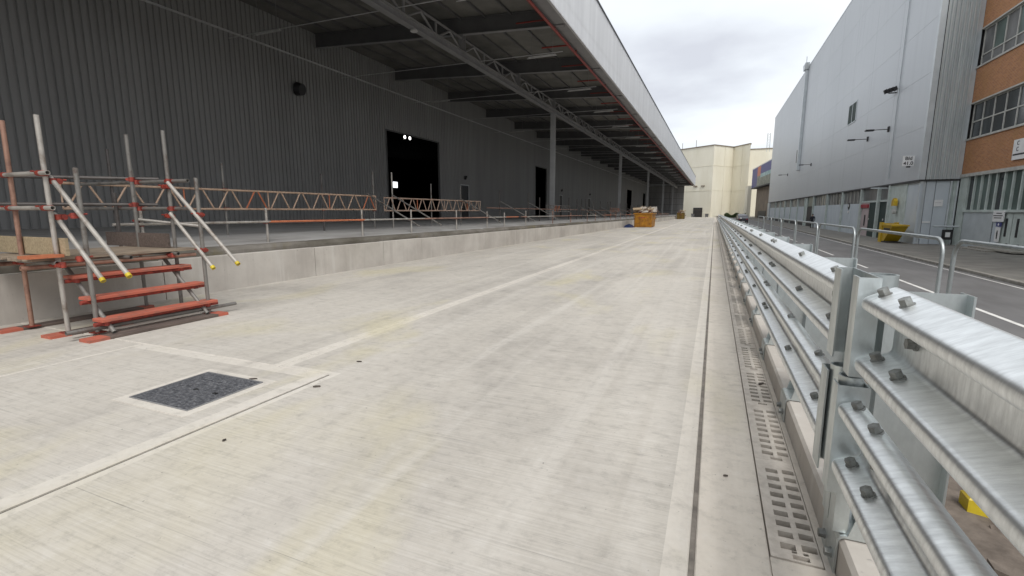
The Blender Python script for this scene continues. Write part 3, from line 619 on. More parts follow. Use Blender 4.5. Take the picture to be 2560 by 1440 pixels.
rb = MB(); corr(rb, 'x', XB + .32, 13.95, ZG, ZT, GY0 + .06, 0.215, 0.13, -1); rb.build('ribbed_end', 'greyrib', gb)
MB().box(13.95, 14.2, GY0, GY0 + .3, ZG, ZT).build('corner_trim', 'greytrim', gb)
MB().box(XB + .0, XB + .34, GY0 + .02, GY1, ZG - .12, ZG - .003).box(XB + .34, 14.2, GY0 + .02, GY0 + .3, ZG - .12, ZG - .003).build('underside', 'darkgrey', gb)
# ground floor bays: (y0, y1, kind)
XL = XB + .12
posts = [120.4, 112.1, 104.8, 97.2, 89.4, 82.5, 76.0, 67.4, 59.95, 52.9, 47.9, 45.2]
for y in posts: MB().box(XL - .14, XL + .2, y - .14, y + .14, ZR, ZG - .12).build('pilaster', 'greenpost', gb)
edges = [GY1 - 4] + posts + [GY0]
for a, b in zip(edges[:-1], edges[1:]):
    y0, y1 = b + .14, a - .14
    if b == 76.0:                                        # narrow entrance
        dd = MB().box(XL + .06, XL + .12, y0 + .6, y1 - 1.2, ZR, 2.1).build('door', 'doorblack', gb); MB().box(XL, XL + .14, y1 - 1.2, y1, ZR, ZG - .12).build('panel', 'greenpost', gb); MB().box(XL, XL + .14, y0, y0 + .6, ZR, ZG - .12).build('panel', 'greenpost', gb)
        MB().box(XL + .08, XL + .12, y0 + .6, y1 - 1.2, 2.2, ZG - .12).build('fanlight', 'glassgreen', gb)
    elif b in (47.9, 45.2):
        mat_ = 'darkgreen'
        dd = MB().box(XL + .06, XL + .12, y0 + .02, y1 - (.0 if b == 45.2 else 2.2), ZR + .1, 2.3).build('door', mat_, gb)
        MB().tube((XL + .02, (y0 + y1) / 2, .9), (XL + .06, (y0 + y1) / 2, .9), .09, 10).build('door_disc', 'lampwhite', dd)
        if b == 47.9:
            pd = MB().box(XL + .04, XL + .10, y1 - 2.15, y1 - .02, ZR + .1, 2.3).build('door', 'pinkdoor', gb); MB().box(XL + .0, XL + .04, y1 - 1.35, y1 - 1.1, 0.3, 1.25).build('handle', 'ink', pd)
            MB().box(XL - .06, XL + .04, y1 - 2.1, y1 + .05, 1.85, 2.15).build('header_sign', 'signred', gb)
        MB().box(XL + .08, XL + .12, y0, y1, 2.45, ZG - .12).build('fanlight', 'glasspale', gb); MB().box(XL, XL + .14, y0, y1, 2.3, 2.45).build('transom', 'greenpost', gb)
    elif b == GY0:
        MB().box(XL - .02, XL + .12, y0 + 2.6 - .4, y1, ZR, ZG - .12).build('panel', 'greenpost', gb); MB().box(XL + .0, XL + .12, y0 - .1, y0 + 2.1, ZR, ZG - .30).build('panel', 'bluepanel', gb)
        MB().box(XL - .05, XL + .02, y0 + 2.1, y0 + 2.2, ZR, ZG - .12).build('down_pipe', 'greenpost', gb)
        MB().box(XL + .02, XL + .13, y0 - .1, y0 + 2.1, ZG - .29, ZG - .12).build('panel', 'greytrim', gb)
    else:
        n_ = 2 if (y1 - y0) > 6.5 else 1; wpl = (y1 - y0) / n_
        lowwin = b > 80
        for q in range(n_):
            MB().box(XL + .02, XL + .12, y0 + q * wpl + .02, y0 + (q + 1) * wpl - .02, ZR + (.75 if lowwin else 0), 2.25).build('panel', 'bluepanel', gb)
            if lowwin: MB().box(XL + .05, XL + .12, y0 + q * wpl + .02, y0 + (q + 1) * wpl - .02, ZR, ZR + .72).build('vent_panel', 'darkgrey', gb)
        np_ = max(3, int((y1 - y0) / 1.2)); wq = (y1 - y0) / np_
        for q in range(np_):
            f_ = MB().box(XL + .02, XL + .12, y0 + q * wq, y0 + q * wq + .07, 2.26, ZG - .12).build('clerestory_window', 'frame', gb)
            MB().box(XL + .08, XL + .11, y0 + q * wq + .07, y0 + (q + 1) * wq, 2.26, ZG - .12).build('pane', 'glasspale' if random.random() < .7 else 'glass', f_)
MB().box(XL - .2, XL + .25, GY1 - 4, GY1, ZR, ZG - .12).build('end_pier', 'greytrim', gb)
# end wall, ground floor
ye = GY0 + .12
for (x0, x1, mt) in ((XB + .1, XB + .42, 'greytrim'), (XB + .45, 13.02, 'bluepanel'), (13.05, 13.74, 'bluepanel'), (13.95, 14.2, 'greenpost')):
    MB().box(x0, x1, ye, ye + .15, ZR, ZG - .12).build('panel', mt, gb)
MB().box(13.74, 13.95, ye + .04, ye + .15, ZR, ZG - .12).build('panel', 'greenpost', gb)
for x in (13.80, 14.12): MB().tube((x, ye - .06, ZR), (x, ye - .06, ZG - .13), .05, 8).build('down_pipe', 'greytrim', gb)
# fittings on the grey wall
dp = MB().box(XB - .42, XB - .02, 90.2, 91.2, 8.0, 23.2).build('duct', 'greytrim', gb)
MB().prism([(90.0, 23.2), (91.4, 23.2), (92.0, 24.1), (89.6, 24.1)], 'x', XB - .6, XB + .0).build('hopper', 'greytrim', dp)
MB().tube((XB - .3, 91, 24.1), (XB - .3, 91, 25.3), .06, 6).build('vent_pipe', 'greytrim', dp)
tag(MB().box(XB - .25, XB - .02, 92.6, 93.3, 9.4, 11.4).build('control_box', 'ink'), 'slim dark box beside the grey duct on the clad wall', 'box')
wn = thing('wall_window', 'single dark two-pane window high in the grey clad wall', 'window', (XB, 59.3, 11.2))
MB().box(XB - .05, XB + .02, 57.75, 57.85, 10.3, 12.2).box(XB - .05, XB + .02, 60.75, 60.85, 10.3, 12.2).box(XB - .05, XB + .02, 57.85, 60.75, 10.2, 10.3).box(XB - .05, XB + .02, 57.85, 60.75, 12.1, 12.2).box(XB - .05, XB + .02, 59.25, 59.35, 10.3, 12.1).build('frame', 'greytrim', wn)
for a, b in ((57.85, 59.25), (59.35, 60.75)): MB().box(XB - .025, XB + .0, a, b, 10.3, 12.1).build('pane', 'darkgreen', wn)
tag(MB().tube((XB - .06, 45.6, 4.0), (XB - .06, 45.6, ZT), .035, 6).build('cable_conduit', 'greytrim'), 'thin pale conduit climbing the grey wall near its corner', 'conduit')
fl = thing('camera_cluster', 'cluster of dark floodlights on a bracket high on the grey wall', 'floodlight', (XB, 46.4, 10.6))
MB().box(XB - .5, XB, 46.2, 46.3, 10.35, 10.42).build('bracket', 'darkgrey', fl)
for q in range(4): MB().obox((XB - .2 - .12 * q, 45.9 + q * .3, 10.62), (.09, 0, .05), (0, .1, 0), (-.05, 0, .14)).build('lamp_head', 'ink', fl)
for (y, z, lab) in ((47.0, 7.85, 'nearest dark bracket lamp on the grey wall, on the conduit'), (52.6, 7.85, 'second dark bracket lamp from the grey corner'), (80, 8.0, 'third dark bracket lamp, right of the grey duct'), (104, 8.2, 'farthest small dark bracket lamp left of the grey duct')):
    t = thing('bracket_lamp', lab, 'lamp', (XB, y, z), 'bracket lamps on the grey wall')
    MB().box(XB - .1, XB, y - .12, y + .12, z - .2, z + .2).build('wall_plate', 'darkgrey', t); MB().tube((XB - .05, y, z), (XB - 1.0, y + .2, z + .02), .03, 6).build('arm', 'darkgrey', t); MB().box(XB - 1.5, XB - .95, y - .02, y + .38, z - .06, z + .05).build('lamp_head', 'ink', t)
sg = thing('building_number_sign', 'white square projecting sign reading Bld 41.0 near the grey corner', 'sign', (11.75, 40.7, 4.88))
MB().box(11.44, 12.07, 40.7, 40.75, 4.56, 5.22).build('board', 'signwhite', sg)
link('lettering', text_mesh('lettering', 'Bld', .31, 'ink', .004, .006), sg, (0, -.006, .17), (R(90), 0, 0))
link('lettering', text_mesh('lettering', '41.0', .31, 'ink', .004, .006), sg, (0, -.006, -.15), (R(90), 0, 0))
MB().box(11.68, 11.88, 40.66, 40.8, 4.46, 4.555).build('sign_lamp', 'ink', sg)
# small signs and boxes near the doors
dsg = thing('round_sign', 'black round sign with white plate on the pale blue panel', 'sign', (XL, 57.5, 1.9))
MB().tube((XL - .02, 57.3, 2.05), (XL + .01, 57.3, 2.05), .33, 18).build('disc', 'ink', dsg); MB().box(XL - .03, XL - .012, 57.2, 57.45, 2.0, 2.22).build('symbol', 'signwhite', dsg); MB().box(XL - .02, XL + .01, 57.05, 57.6, 1.4, 1.6).build('plate', 'signwhite', dsg)
tag(MB().prism([(43.0, 1.95), (43.55, 1.95), (43.55, 2.3), (43.28, 2.5), (43.0, 2.3)], 'x', XL - .35, XL - .12).build('alarm_box', 'yellowbin'), 'yellow alarm box on the green post beside the doors', 'box')
tag(MB().tube((XL - .3, 43.3, 1.55), (XL - .1, 43.3, 1.55), .18, 12).build('white_bell', 'lampwhite'), 'round white bell below the yellow alarm box', 'bell')
tag(MB().box(XL - 1.1, XL + .1, 45.9, 46.05, ZG - .32, ZG - .22).build('awning_lamp', 'greytrim'), 'small lamp arm above the dark green door', 'lamp')
e1 = thing('white_notice', 'small white notice on the grey end wall panel', 'notice', (13.2, ye, 2.1)); MB().box(13.05, 13.5, ye - .04, ye - .003, 1.88, 2.3).build('board', 'signwhite', e1); MB().box(13.1, 13.4, ye - .044, ye - .041, 2.1, 2.14).build('print', 'trim', e1)
tag(MB().box(12.55, 12.98, ye - .04, ye - .003, 0.82, .92).build('name_plate', 'signwhite'), 'narrow white plate low on the grey end wall', 'sign')
gtb = thing('gate_barrier', 'pale horizontal gate bar with dark notice below on the end wall', 'gate', (13.6, ye - .7, ZR))
MB().tube((12.95, ye - .7, .62), (14.6, ye - .7, .62), .055, 8).build('bar', 'greytrim', gtb); MB().box(14.5, 14.62, ye - .76, ye - .64, ZR + .1, .7).build('post', 'darkgrey', gtb)
MB().box(13.45, 14.0, ye - .68, ye - .64, -.22, .42).build('notice_board', 'ink', gtb); MB().box(13.62, 13.86, ye - .70, ye - .685, -.05, .25).build('notice_sheet', 'signwhite', gtb)
hp = thing('yellow_hopper', 'yellow tipping hopper standing on the pavement beside the grey building', 'hopper', (11.2, 40.4, ZR + .1))
zp = ZR + .1
MB().prism([(39.0, zp + 1.14), (40.9, zp + 1.14), (40.9, zp + .1), (40.5, zp + .1)], 'x', 10.85, 11.7).build('tub', 'yellowbin', hp)
MB().box(10.80, 11.75, 38.95, 40.95, zp + 1.145, zp + 1.24).build('rim', 'yellowbin', hp)
for x0 in (10.78, 11.62): MB().box(x0, x0 + .14, 40.98, 41.5, zp, zp + 1.36).build('frame_post', 'yellowbin', hp)
MB().box(10.925, 11.615, 41.1, 41.25, zp + .1, zp + 1.3).build('frame_back', 'yellowbin', hp)
MB().box(10.835, 10.848, 39.4, 40.7, zp + .86, zp + 1.0).build('lettering_band', 'ink', hp)
MB().box(10.85, 11.7, 40.0, 41.4, zp, zp + .09).build('base', 'darkgrey', hp)

# ================================================================== BRICK BUILDING (right edge)
XK = 14.2; BY0 = 14.0; BY1 = 39.48
bb = thing('brick_building', 'brown brick building with bands of pale framed windows', 'building', (XK, 27, ZR))
for (z0, z1) in ((3.85, 5.88), (8.12, 10.12), (12.42, 14.3), (16.5, 19)): MB().box(XK, XK + 8, BY0, BY1, z0, z1).build('brick_band', 'brick', bb)
MB().box(XK + .3, XK + 8, BY0, BY1 - .02, ZR, 19).build('core', 'darkgrey', bb)
for (z0, z1, x) in ((3.66, 3.85, .08), (5.88, 5.98, .07), (8.04, 8.12, .05), (10.12, 10.22, .07), (12.34, 12.42, .05)): MB().box(XK - x, XK + .3, BY0, BY1 - .01, z0, z1).build('lintel', 'frame', bb)
pwid = 1.22
for bi, (z0, z1) in enumerate(((5.98, 8.04), (10.22, 12.34), (14.3, 16.5))):
    y = BY1 - .12; k = 0
    while y - pwid > BY0:
        zm = z0 + (z1 - z0) * (.48 if bi == 0 else .30)
        f_ = MB()
        f_.box(XK + .10, XK + .18, y - .045, y + .045, z0, z1).box(XK + .10, XK + .18, y - pwid + .045, y - .045, zm - .035, zm + .035).box(XK + .10, XK + .18, y - pwid + .045, y - .045, z0, z0 + .06).box(XK + .10, XK + .18, y - pwid + .045, y - .045, z1 - .06, z1)
        wo = f_.build('window', 'frame', bb)
        ma, mb_ = ('glass', 'glass') if bi == 0 else (('glassgreen', 'glasspale') if k % 2 else ('glasspale', 'glasspale'))
        MB().box(XK + .14, XK + .16, y - pwid + .045, y - .045, z0 + .06, zm - .035).build('pane', mb_, wo)
        MB().box(XK + .14, XK + .16, y - pwid + .045, y - .045, zm + .035, z1 - .06).build('pane', ma, wo)
        y -= pwid; k += 1
# ground floor glazing strip, louvre and doors
y = 38.55; k = 0
MB().box(XK + .0, XK + .25, 38.6, BY1, ZR, 3.66).build('pier', 'greenpost', bb)
while y > BY0 + 1:
    f_ = MB().box(XK + .02, XK + .16, y - .05, y + .05, 1.66, 3.66).build('glazing_bar', 'greenpost', bb)
    MB().box(XK + .12, XK + .15, y - .77, y - .05, 1.66, 3.66).build('pane', 'glassgreen' if k % 4 else 'glass', f_); y -= .82; k += 1
MB().box(XK - .03, XK + .2, BY0, 38.6, 1.52, 1.66).build('transom', 'greenpost', bb)
nsl = 24
sm_ = MB().prism([(0, 0), (0.05, .012), (.05, .075), (0, .087)], 'y', -1.72, 1.72).mesh('slat', 'greytrim')
sh = MB().box(XK + .1, XK + .2, 34.95, 38.6, ZR + .1, 1.52).build('roller_shutter', 'darkgrey', bb)
for k in range(nsl): link('slat', sm_, sh, (.035, 36.77 - 27, .10 + k * .087))
for (a, b) in ((33.15, 34.15), (32.1, 33.1)):
    d_ = MB().box(XK + .06, XK + .14, a, b, ZR + .1, 1.50).build('door', 'greenpost', bb)
    MB().box(XK + .04, XK + .06, (a + b) / 2 - .09, (a + b) / 2 + .09, .25, 1.2).build('vision_panel', 'ink', d_); MB().box(XK + .01, XK + .06, a + .1, a + .22, -.22, -.1).build('handle', 'ink', d_)
MB().box(XK + .05, XK + .2, 34.15, 34.95, ZR + .1, 1.52).build('panel', 'bluepanel', bb); MB().box(XK + .05, XK + .2, BY0, 32.1, ZR + .1, 1.52).build('panel', 'greenpost', bb)
MB().box(XK - .9, XK + .05, 33.0, 36.4, ZR + .1, ZR + .16).box(XK - .5, XK + .05, 31.5, 36.0, ZR + .161, ZR + .24).build('doorstep', 'kerbs', bb)
s1 = thing('notice_sign', 'white sign with three dark lines above the slatted shutter', 'sign', (XK, 34.3, 1.25)); MB().box(XK - .06, XK - .02, 33.75, 34.85, 1.02, 1.6).build('board', 'signwhite', s1)
for q, (z, a, b) in enumerate(((1.47, 33.98, 34.5), (1.34, 33.85, 34.78), (1.22, 33.95, 34.7))): MB().box(XK - .066, XK - .0605, a, b, z - .022, z + .022).build('print_line', 'ink', s1)
s2 = thing('figure_sign', 'narrow white sign with a black figure beside the shutter', 'sign', (XK, 34.2, .4)); MB().box(XK - .05, XK - .02, 33.95, 34.4, -.05, .72).build('board', 'signwhite', s2); MB().prism([(34.12, .1), (34.2, .1), (34.24, .4), (34.2, .55), (34.14, .55), (34.1, .4)], 'x', XK - .058, XK - .051).build('figure', 'ink', s2); MB().box(XK - .05, XK - .02, 33.9, 34.4, .76, .98).build('header', 'blue', s2); MB().tube((XK - .058, 34.15, .87), (XK - .051, 34.15, .87), .07, 10).build('symbol', 'signwhite', s2)
s3 = thing('brick_wall_sign', 'white rounded sign board with black bar on the brickwork', 'sign', (XK, 32.6, 4.7)); MB().box(XK - .08, XK - .02, 31.2, 33.85, 4.2, 5.22).build('board', 'signwhite', s3)
MB().box(XK - .087, XK - .081, 31.4, 33.78, 4.42, 4.5).build('bar', 'ink', s3)
for z in (5.02, 4.72): link('lettering', text_mesh('lettering', 'C', .3, 'ink'), s3, (-.086, 33.42 - 32.6, z - 4.7), (R(90), 0, R(-90)))

# ================================================================== FAR END
cb_ = thing('cream_building', 'tall cream building with folded facade closing the end of the lane', 'building', (2, 196, -1))
plan = [(-40, 226), (-1.5, 195), (5.2, 204.5), (10.4, 196), (10.7, 214), (30, 214), (30, 260), (-40, 260)]
MB().prism(plan, 'z', -1.6, 25.2).build('wall', 'cream', cb_)
rim = MB()
for a, b in zip(plan[:5], plan[1:6]):
    A = Vector((a[0], a[1], 25.3)); B = Vector((b[0], b[1], 25.3)); d = (B - A); rim.obox((A + B) / 2, d * .5, Vector((d.y, -d.x, 0)).normalized() * .25, (0, 0, .14))
rim.build('parapet', 'tan', cb_)
def on_face(u, z0, z1, w_, dep, name, mat, parent):          # item on the left-hand face
    A = Vector((-40, 226, 0)); B = Vector((-1.5, 195, 0)); d = (B - A).normalized(); nrm = Vector((d.y, -d.x, 0))
    c = B - d * u + nrm * dep
    return MB().obox((c.x, c.y, (z0 + z1) / 2), d * w_ / 2, nrm * .1, (0, 0, (z1 - z0) / 2)).build(name, mat, parent)
def seam(a, b, z, t_=.06):
    A_ = Vector((a[0], a[1], z)); B_ = Vector((b[0], b[1], z)); d_ = B_ - A_; n_ = Vector((d_.y, -d_.x, 0)).normalized()
    MB().obox((A_ + B_) / 2 + n_ * .02, d_ * .49, n_ * .06, (0, 0, t_)).build('flashing', 'tan' if t_ > .05 else 'creamseam', cb_)
for a, b in zip(plan[:4], plan[1:5]):
    for z in (9.0, 18.0): seam(a, b, z, .025)
    d_ = Vector((b[0] - a[0], b[1] - a[1], 0)); n_ = Vector((d_.y, -d_.x, 0)).normalized()
    for q in (.55,):
        c_ = Vector((a[0], a[1], 0)) + d_ * q + n_ * .1; MB().tube((c_.x, c_.y, -1.4), (c_.x, c_.y, 25.1), .08, 6).build('down_pipe', 'cream', cb_)
rdoor = on_face(5.8, -1.2, 2.75, 4.2, .03, 'roller_door', 'ink', cb_)
for k in range(7): on_face(5.8, -.9 + k * .5, -.84 + k * .5, 4.0, .1, 'slat', 'tan', rdoor)
for u in (7.5, 4.0): on_face(u, 10.6, 11.0, 1.6, .2, 'flood_lamp', 'tan', cb_)
for (x, y, h) in ((-13.5, 210, 3.0), (-8.2, 206, 3.4), (26, 230, 5)): tag(MB().tube((x, y, 25.0), (x, y, 25.3 + h), .12, 6).box(x - .5, x + .5, y - .4, y + .4, 25.0, 26.0).build('roof_mast', 'steel'), {-13.5: 'slim mast on the cream roof next to the canopy end', -8.2: 'slim mast left of the cream roof ridge', 26: 'tall mast on the cream roof beside the grey building'}[x], 'mast')
lt = thing('rooftop_tower', 'pale lattice tower standing on the cream roof by the grey building', 'tower', (17.5, 214, 25))
for (x, y) in ((17, 214), (18, 214), (17, 215), (18, 215)): MB().tube((x, y, 24), (x, y, 31.0), .07, 5).build('leg', 'galv', lt)
for k in range(6): MB().tube((17, 214, 25 + k), (18, 214, 26 + k), .05, 4).tube((18, 214, 25 + k), (17, 214, 26 + k), .05, 4).build('brace', 'galv', lt)
# link building with banner
lb = thing('link_building', 'brown link building with printed banner box behind the grey building', 'building', (12, 156, ZR))
A = Vector((10.35, 174, 0)); B = Vector((12.75, 138, 0)); d = (B - A).normalized(); nrm = Vector((d.y, -d.x, 0)); nrm = nrm if nrm.x < 0 else -nrm
def face_box(u0, u1, z0, z1, dep, thick, name, mat, parent):
    c = A + d * (u0 + u1) / 2 + nrm * (dep - thick / 2); L_ = (u1 - u0) / 2
    return MB().obox((c.x, c.y, (z0 + z1) / 2), d * L_, nrm * thick / 2, (0, 0, (z1 - z0) / 2)).build(name, mat, parent)
Lf = (B - A).length
face_box(0, Lf, ZR, 8.7, -1.6, 8, 'wall', 'tan', lb); bx = face_box(0, Lf, 8.7, 14.4, 0, 9, 'upper_box', 'greytrim', lb)
face_box(0, Lf, 14.4, 14.6, .1, 9, 'roof', 'signwhite', lb)
face_box(0, Lf, 8.4, 8.7, .05, 9, 'underside_beam', 'darkgrey', lb)
face_box(.6, 11, 8.75, 14.3, .06, .06, 'banner_panel', 'blue', bx); face_box(11, 17, 11.6, 14.3, .06, .06, 'banner_panel', 'bannerorange', bx); face_box(11, 17, 8.75, 11.6, .06, .06, 'banner_panel', 'bannergrey', bx)
face_box(17, Lf, 12.0, 14.3, .06, .06, 'banner_panel', 'blue', bx); face_box(17, Lf, 11.0, 12.0, .06, .06, 'banner_panel', 'bannerteal', bx); face_box(17, Lf, 8.75, 11.0, .06, .06, 'banner_panel', 'bannergrey', bx)
face_box(6, 20, ZR, 1.6, -1.5, .2, 'opening', 'ink', lb)
ec = MB()
MB().box(9.4, 10.5, 174.2, 190, -1, 9.5).build('side_wing', 'cream', cb_)
# parked cars, hedge and small clutter at the end of the road
def car(name, label, x, y, mat, rot):
    t = thing(name, label, 'car', (x, y, ZR)); pr = [(-2.1, .35), (2.1, .35), (2.15, .75), (1.3, .9), (.75, 1.4), (-1.0, 1.42), (-1.75, .95), (-2.15, .85)]
    t.rotation_euler = (0, 0, rot)
    def put(mb, nm, mt, par): me = mb.mesh(nm, mt); o_ = bpy.data.objects.new(nm, me); COL.objects.link(o_); o_.parent = par; return o_
    put(MB().prism(pr, 'x', -.85, .85), 'body', mat, t); put(MB().prism([(-1.55, .98), (1.1, .98), (.68, 1.34), (-.95, 1.36)], 'x', -.87, .87), 'side_window', 'glass', t)
    for sx in (-.78, .78):
        for sy in (-1.35, 1.35): wv = put(MB().tube((sx - .1, sy, .33), (sx + .1, sy, .33), .33, 14), 'wheel', 'ink', t); put(MB().tube((sx - .11, sy, .33), (sx + .11, sy, .33), .2, 10), 'rim', 'carsilver', wv)
    for sx in (-.6, .6): put(MB().box(sx - .18, sx + .18, -2.18, -2.1, .62, .76), 'tail_light', 'signred', t)
    return t
car('parked_car', 'dark grey car parked at the far end of the road', 5.0, 104, 'carpaint', 0.05)
car('parked_car', 'silver car parked beyond the dark car at the road end', 5.8, 122, 'carsilver', 0.0)
car('parked_car', 'dark car parked closest to the cream building', 6.6, 146, 'carpaint', 0.1)
hd = MB()
for k in range(5200):
    u = random.random(); x = 3 + 7 * u; y = 178 - 2 * u + random.uniform(-1, 1); z = ZR + random.uniform(0, 1.6) * (0.75 + .25 * math.sin(x * 2.1)); a = Vector((random.gauss(0, 1), random.gauss(0, 1), random.gauss(0, 1))).normalized() * .13; b_ = a.orthogonal().normalized() * .08
    c = Vector((x, y, z)); hd.add([c - a, c - b_, c + a, c + b_], [(0, 1, 2, 3)])
hg = thing('hedge', 'low green hedge in front of the cream building', 'hedge', (6, 178, ZR)); hd.build('foliage', 'leaf', hg)
tag(MB().tube((4.2, 92, ZR), (4.2, 92, ZR + .9), .09, 8).build('bollard_post', 'ink'), 'dark bollard with white lamp head beyond the barrier', 'bollard')
bl = bpy.data.objects['bollard_post']; o = MB().tube((4.2, 92, ZR + .9), (4.2, 92, ZR + 1.15), .2, 12, r1=.12).build('lamp_head', 'lampwhite', bl)
for (x, y, lab) in ((-7.6, 196, 'dark wheeled bin left of the roller door'), (-2.6, 190, 'dark low pallet stack right of the roller door')):
    t = thing('waste_bin', lab, 'bin', (x, y, sz(y))); z = sz(y)
    MB().prism([(x - .5, z + .15), (x + .5, z + .15), (x + .6, z + 1.2), (x - .6, z + 1.2)], 'y', y - .5, y + .5).build('tub', 'steeldark', t); MB().box(x - .65, x + .65, y - .55, y + .55, z + 1.2, z + 1.3).build('lid', 'ink', t)
    for q in (-.4, .4): MB().tube((x + q, y - .45, z + .1), (x + q, y - .37, z + .1), .1, 8).build('wheel', 'ink', t)

# ================================================================== CRASH BARRIER
br_ = thing('crash_barrier', 'galvanised two-tier crash barrier of corrugated rails along the lane edge', 'crash barrier', (0.6, 2.47, 0.17))
th = 0.005; DP = .118
def fillet(pts, rad, n=4):
    out_ = [pts[0]]
    for a, b, c in zip(pts[:-2], pts[1:-1], pts[2:]):
        A = Vector(a); B = Vector(b); C = Vector(c); u = (A - B); v = (C - B); r_ = min(rad, u.length * .45, v.length * .45)
        p = B + u.normalized() * r_; q = B + v.normalized() * r_
        for k in range(n + 1):
            t_ = k / n; out_.append(tuple(p * (1 - t_) ** 2 + B * 2 * t_ * (1 - t_) + q * t_ ** 2))
    return out_ + [pts[-1]]
prof_up = fillet([(.135, .182), (.108, .204), (.0, .150), (.0, .106), (DP, .070), (DP, -.060), (.0, -.100), (.0, -.150), (.108, -.192), (.135, -.186)], .022)
prof_lo = fillet([(.100, .150), (.058, .172), (.0, .150), (.0, .106), (DP - .02, .066), (DP - .02, -.066), (.0, -.100), (.0, -.150), (.098, -.192), (.125, -.186)], .020)
def rail(xf, zc, y0, y1, name='rail'):
    m = MB(); PF = prof_lo if xf < .55 else prof_up
    PB = []
    for k, p in enumerate(PF):
        a = Vector(PF[max(0, k - 1)]); b = Vector(PF[min(len(PF) - 1, k + 1)]); d = (b - a).normalized(); nn = Vector((-d.y, d.x))
        PB.append((p[0] - nn.x * -th, p[1] - nn.y * -th))
    if PB[len(PB) // 2][0] < PF[len(PF) // 2][0]: PB = [(2 * p[0] - q[0], 2 * p[1] - q[1]) for p, q in zip(PF, PB)]
    pts = [(xf + x, zc + z) for x, z in PF] + [(xf + x, zc + z) for x, z in reversed(PB)]
    n = len(pts); m.v = [(x, y0, z) for x, z in pts] + [(x, y1, z) for x, z in pts]
    h = n // 2
    for k in range(n): m.f.append((k, (k + 1) % n, n + (k + 1) % n, n + k)); m.m.append(0); m.sm.append(k not in (h - 1, n - 1))
    me_v = len(m.v)
    for k in range(h - 1):
        for y_ in (y0, y1):
            o_ = len(m.v); q4 = (pts[k], pts[k + 1], pts[n - 2 - k], pts[n - 1 - k])
            m.add([(q[0], y_, q[1]) for q in q4], [(0, 1, 2, 3)])
    return m.build(name, 'galvrail', br_, True)
XLO, ZLO, XUP, ZUP = 0.53, 0.655, 0.565, 1.115
for xf, zc, ya, yb in ((XLO, ZLO, 2.30, 2.63), (XUP, ZUP, 2.28, 2.74)):
    rail(xf, zc, -3.2, ya)
    y = yb; k = 0
    while y < PY[-1]:
        e_ = (2.47 + PS * (2 * k + 2)) + .1
        rail(xf + (.0 if k % 2 else -.006), zc + (.0 if k % 2 else .003), y - (.16 if k else 0), e_ + .16); y = e_; k += 1
# hexagon bolts
def hexbolt():
    m = MB(); m.tube((0, 0, -.004), (0, 0, .004), .024, 16); m.tube((0, 0, .004), (0, 0, .028), .0205, 6); m.sm = [False] * len(m.f); return m.mesh('bolt', 'bolt')
hb = hexbolt()
tl = Vector((-0.44, 0, 0.90)).normalized()        # outward normal of the sloping upper faces
qb = tl.to_track_quat('Z', 'Y').to_euler()
def bolt(x, y, z, rot=qb, parent=br_): l0 = WLOC[parent.name]; return link('bolt', hb, parent, (x - l0[0], y - l0[1], z + sz(y) - l0[2]), rot)
fx = .055
for xf, zc, ya in ((XLO, ZLO, 2.30), (XUP, ZUP, 2.28)):
    for dz in (.176 if xf > .55 else .166, -.079): 
        for dyy in (-.07, -.30): bolt(xf + fx, ya + dyy, zc + dz)
for k in range(3, 36):
    y = PY[k]
    for xf, zc in ((XLO, ZLO), (XUP, ZUP)):
        for dz in (.176 if xf > .55 else .166, -.079):
            bolt(xf + fx - .004, y - .12, zc + dz)
            if k < 14 and k % 2 == 0: bolt(xf + fx - .004, y + .1, zc + dz)
for xf, zc in ((XLO, ZLO), (XUP, ZUP)):
    for dz in (.176 if xf > .55 else .166, -.079): bolt(xf + fx, 3.02, zc + dz)
rx = (0, R(-90), 0)
for y in (2.05, 3.2): bolt(XUP + DP - .004, y, ZUP + .03, rx); bolt(XLO + DP - .024, y, ZLO + .02, rx)
# posts: deep I sections behind the rails with folded foot brackets on the kerb
pm_ = MB()
pm_.box(.685, .693, -.06, .06, .185, 1.275).box(.693, .962, -.005, .005, .185, 1.275).box(.962, .970, -.06, .06, .185, 1.275)
post_me = pm_.mesh('post', 'galv', off=(.6, 0, .17))
sp2 = MB().box(.656, .686, -.05, .05, .60, .68)
spc_me = sp2.mesh('spacer', 'galv', off=(.6, 0, .17))
bk = MB()
bk.prism([(.590, -.02), (.590, .165), (.602, .183), (.62, .188), (.83, .188), (.83, .178), (.62, .178), (.606, .172), (.598, .16), (.598, -.02)], 'y', -.13, .13)
bk.prism([(.63, .188), (.69, .188), (.69, .42)], 'y', -.13, -.122).prism([(.63, .188), (.69, .188), (.69, .42)], 'y', .122, .13)
bk_me = bk.mesh('foot_bracket', 'galv', off=(.6, 0, .17))
for k, y in enumerate(PY):
    l = (0, y - 2.47, sz(y))
    po = link('post', post_me, br_, l); 
    if y < 70: link('spacer', spc_me, br_, l)
    if y < 60:
        b_ = link('foot_bracket', bk_me, br_, l)
        if y < 22:
            for q in (-.07, .07): link('anchor_bolt', hb, b_, (-.01, q, -.11), rx); link('anchor_bolt', hb, b_, (.18, q, .018), None)
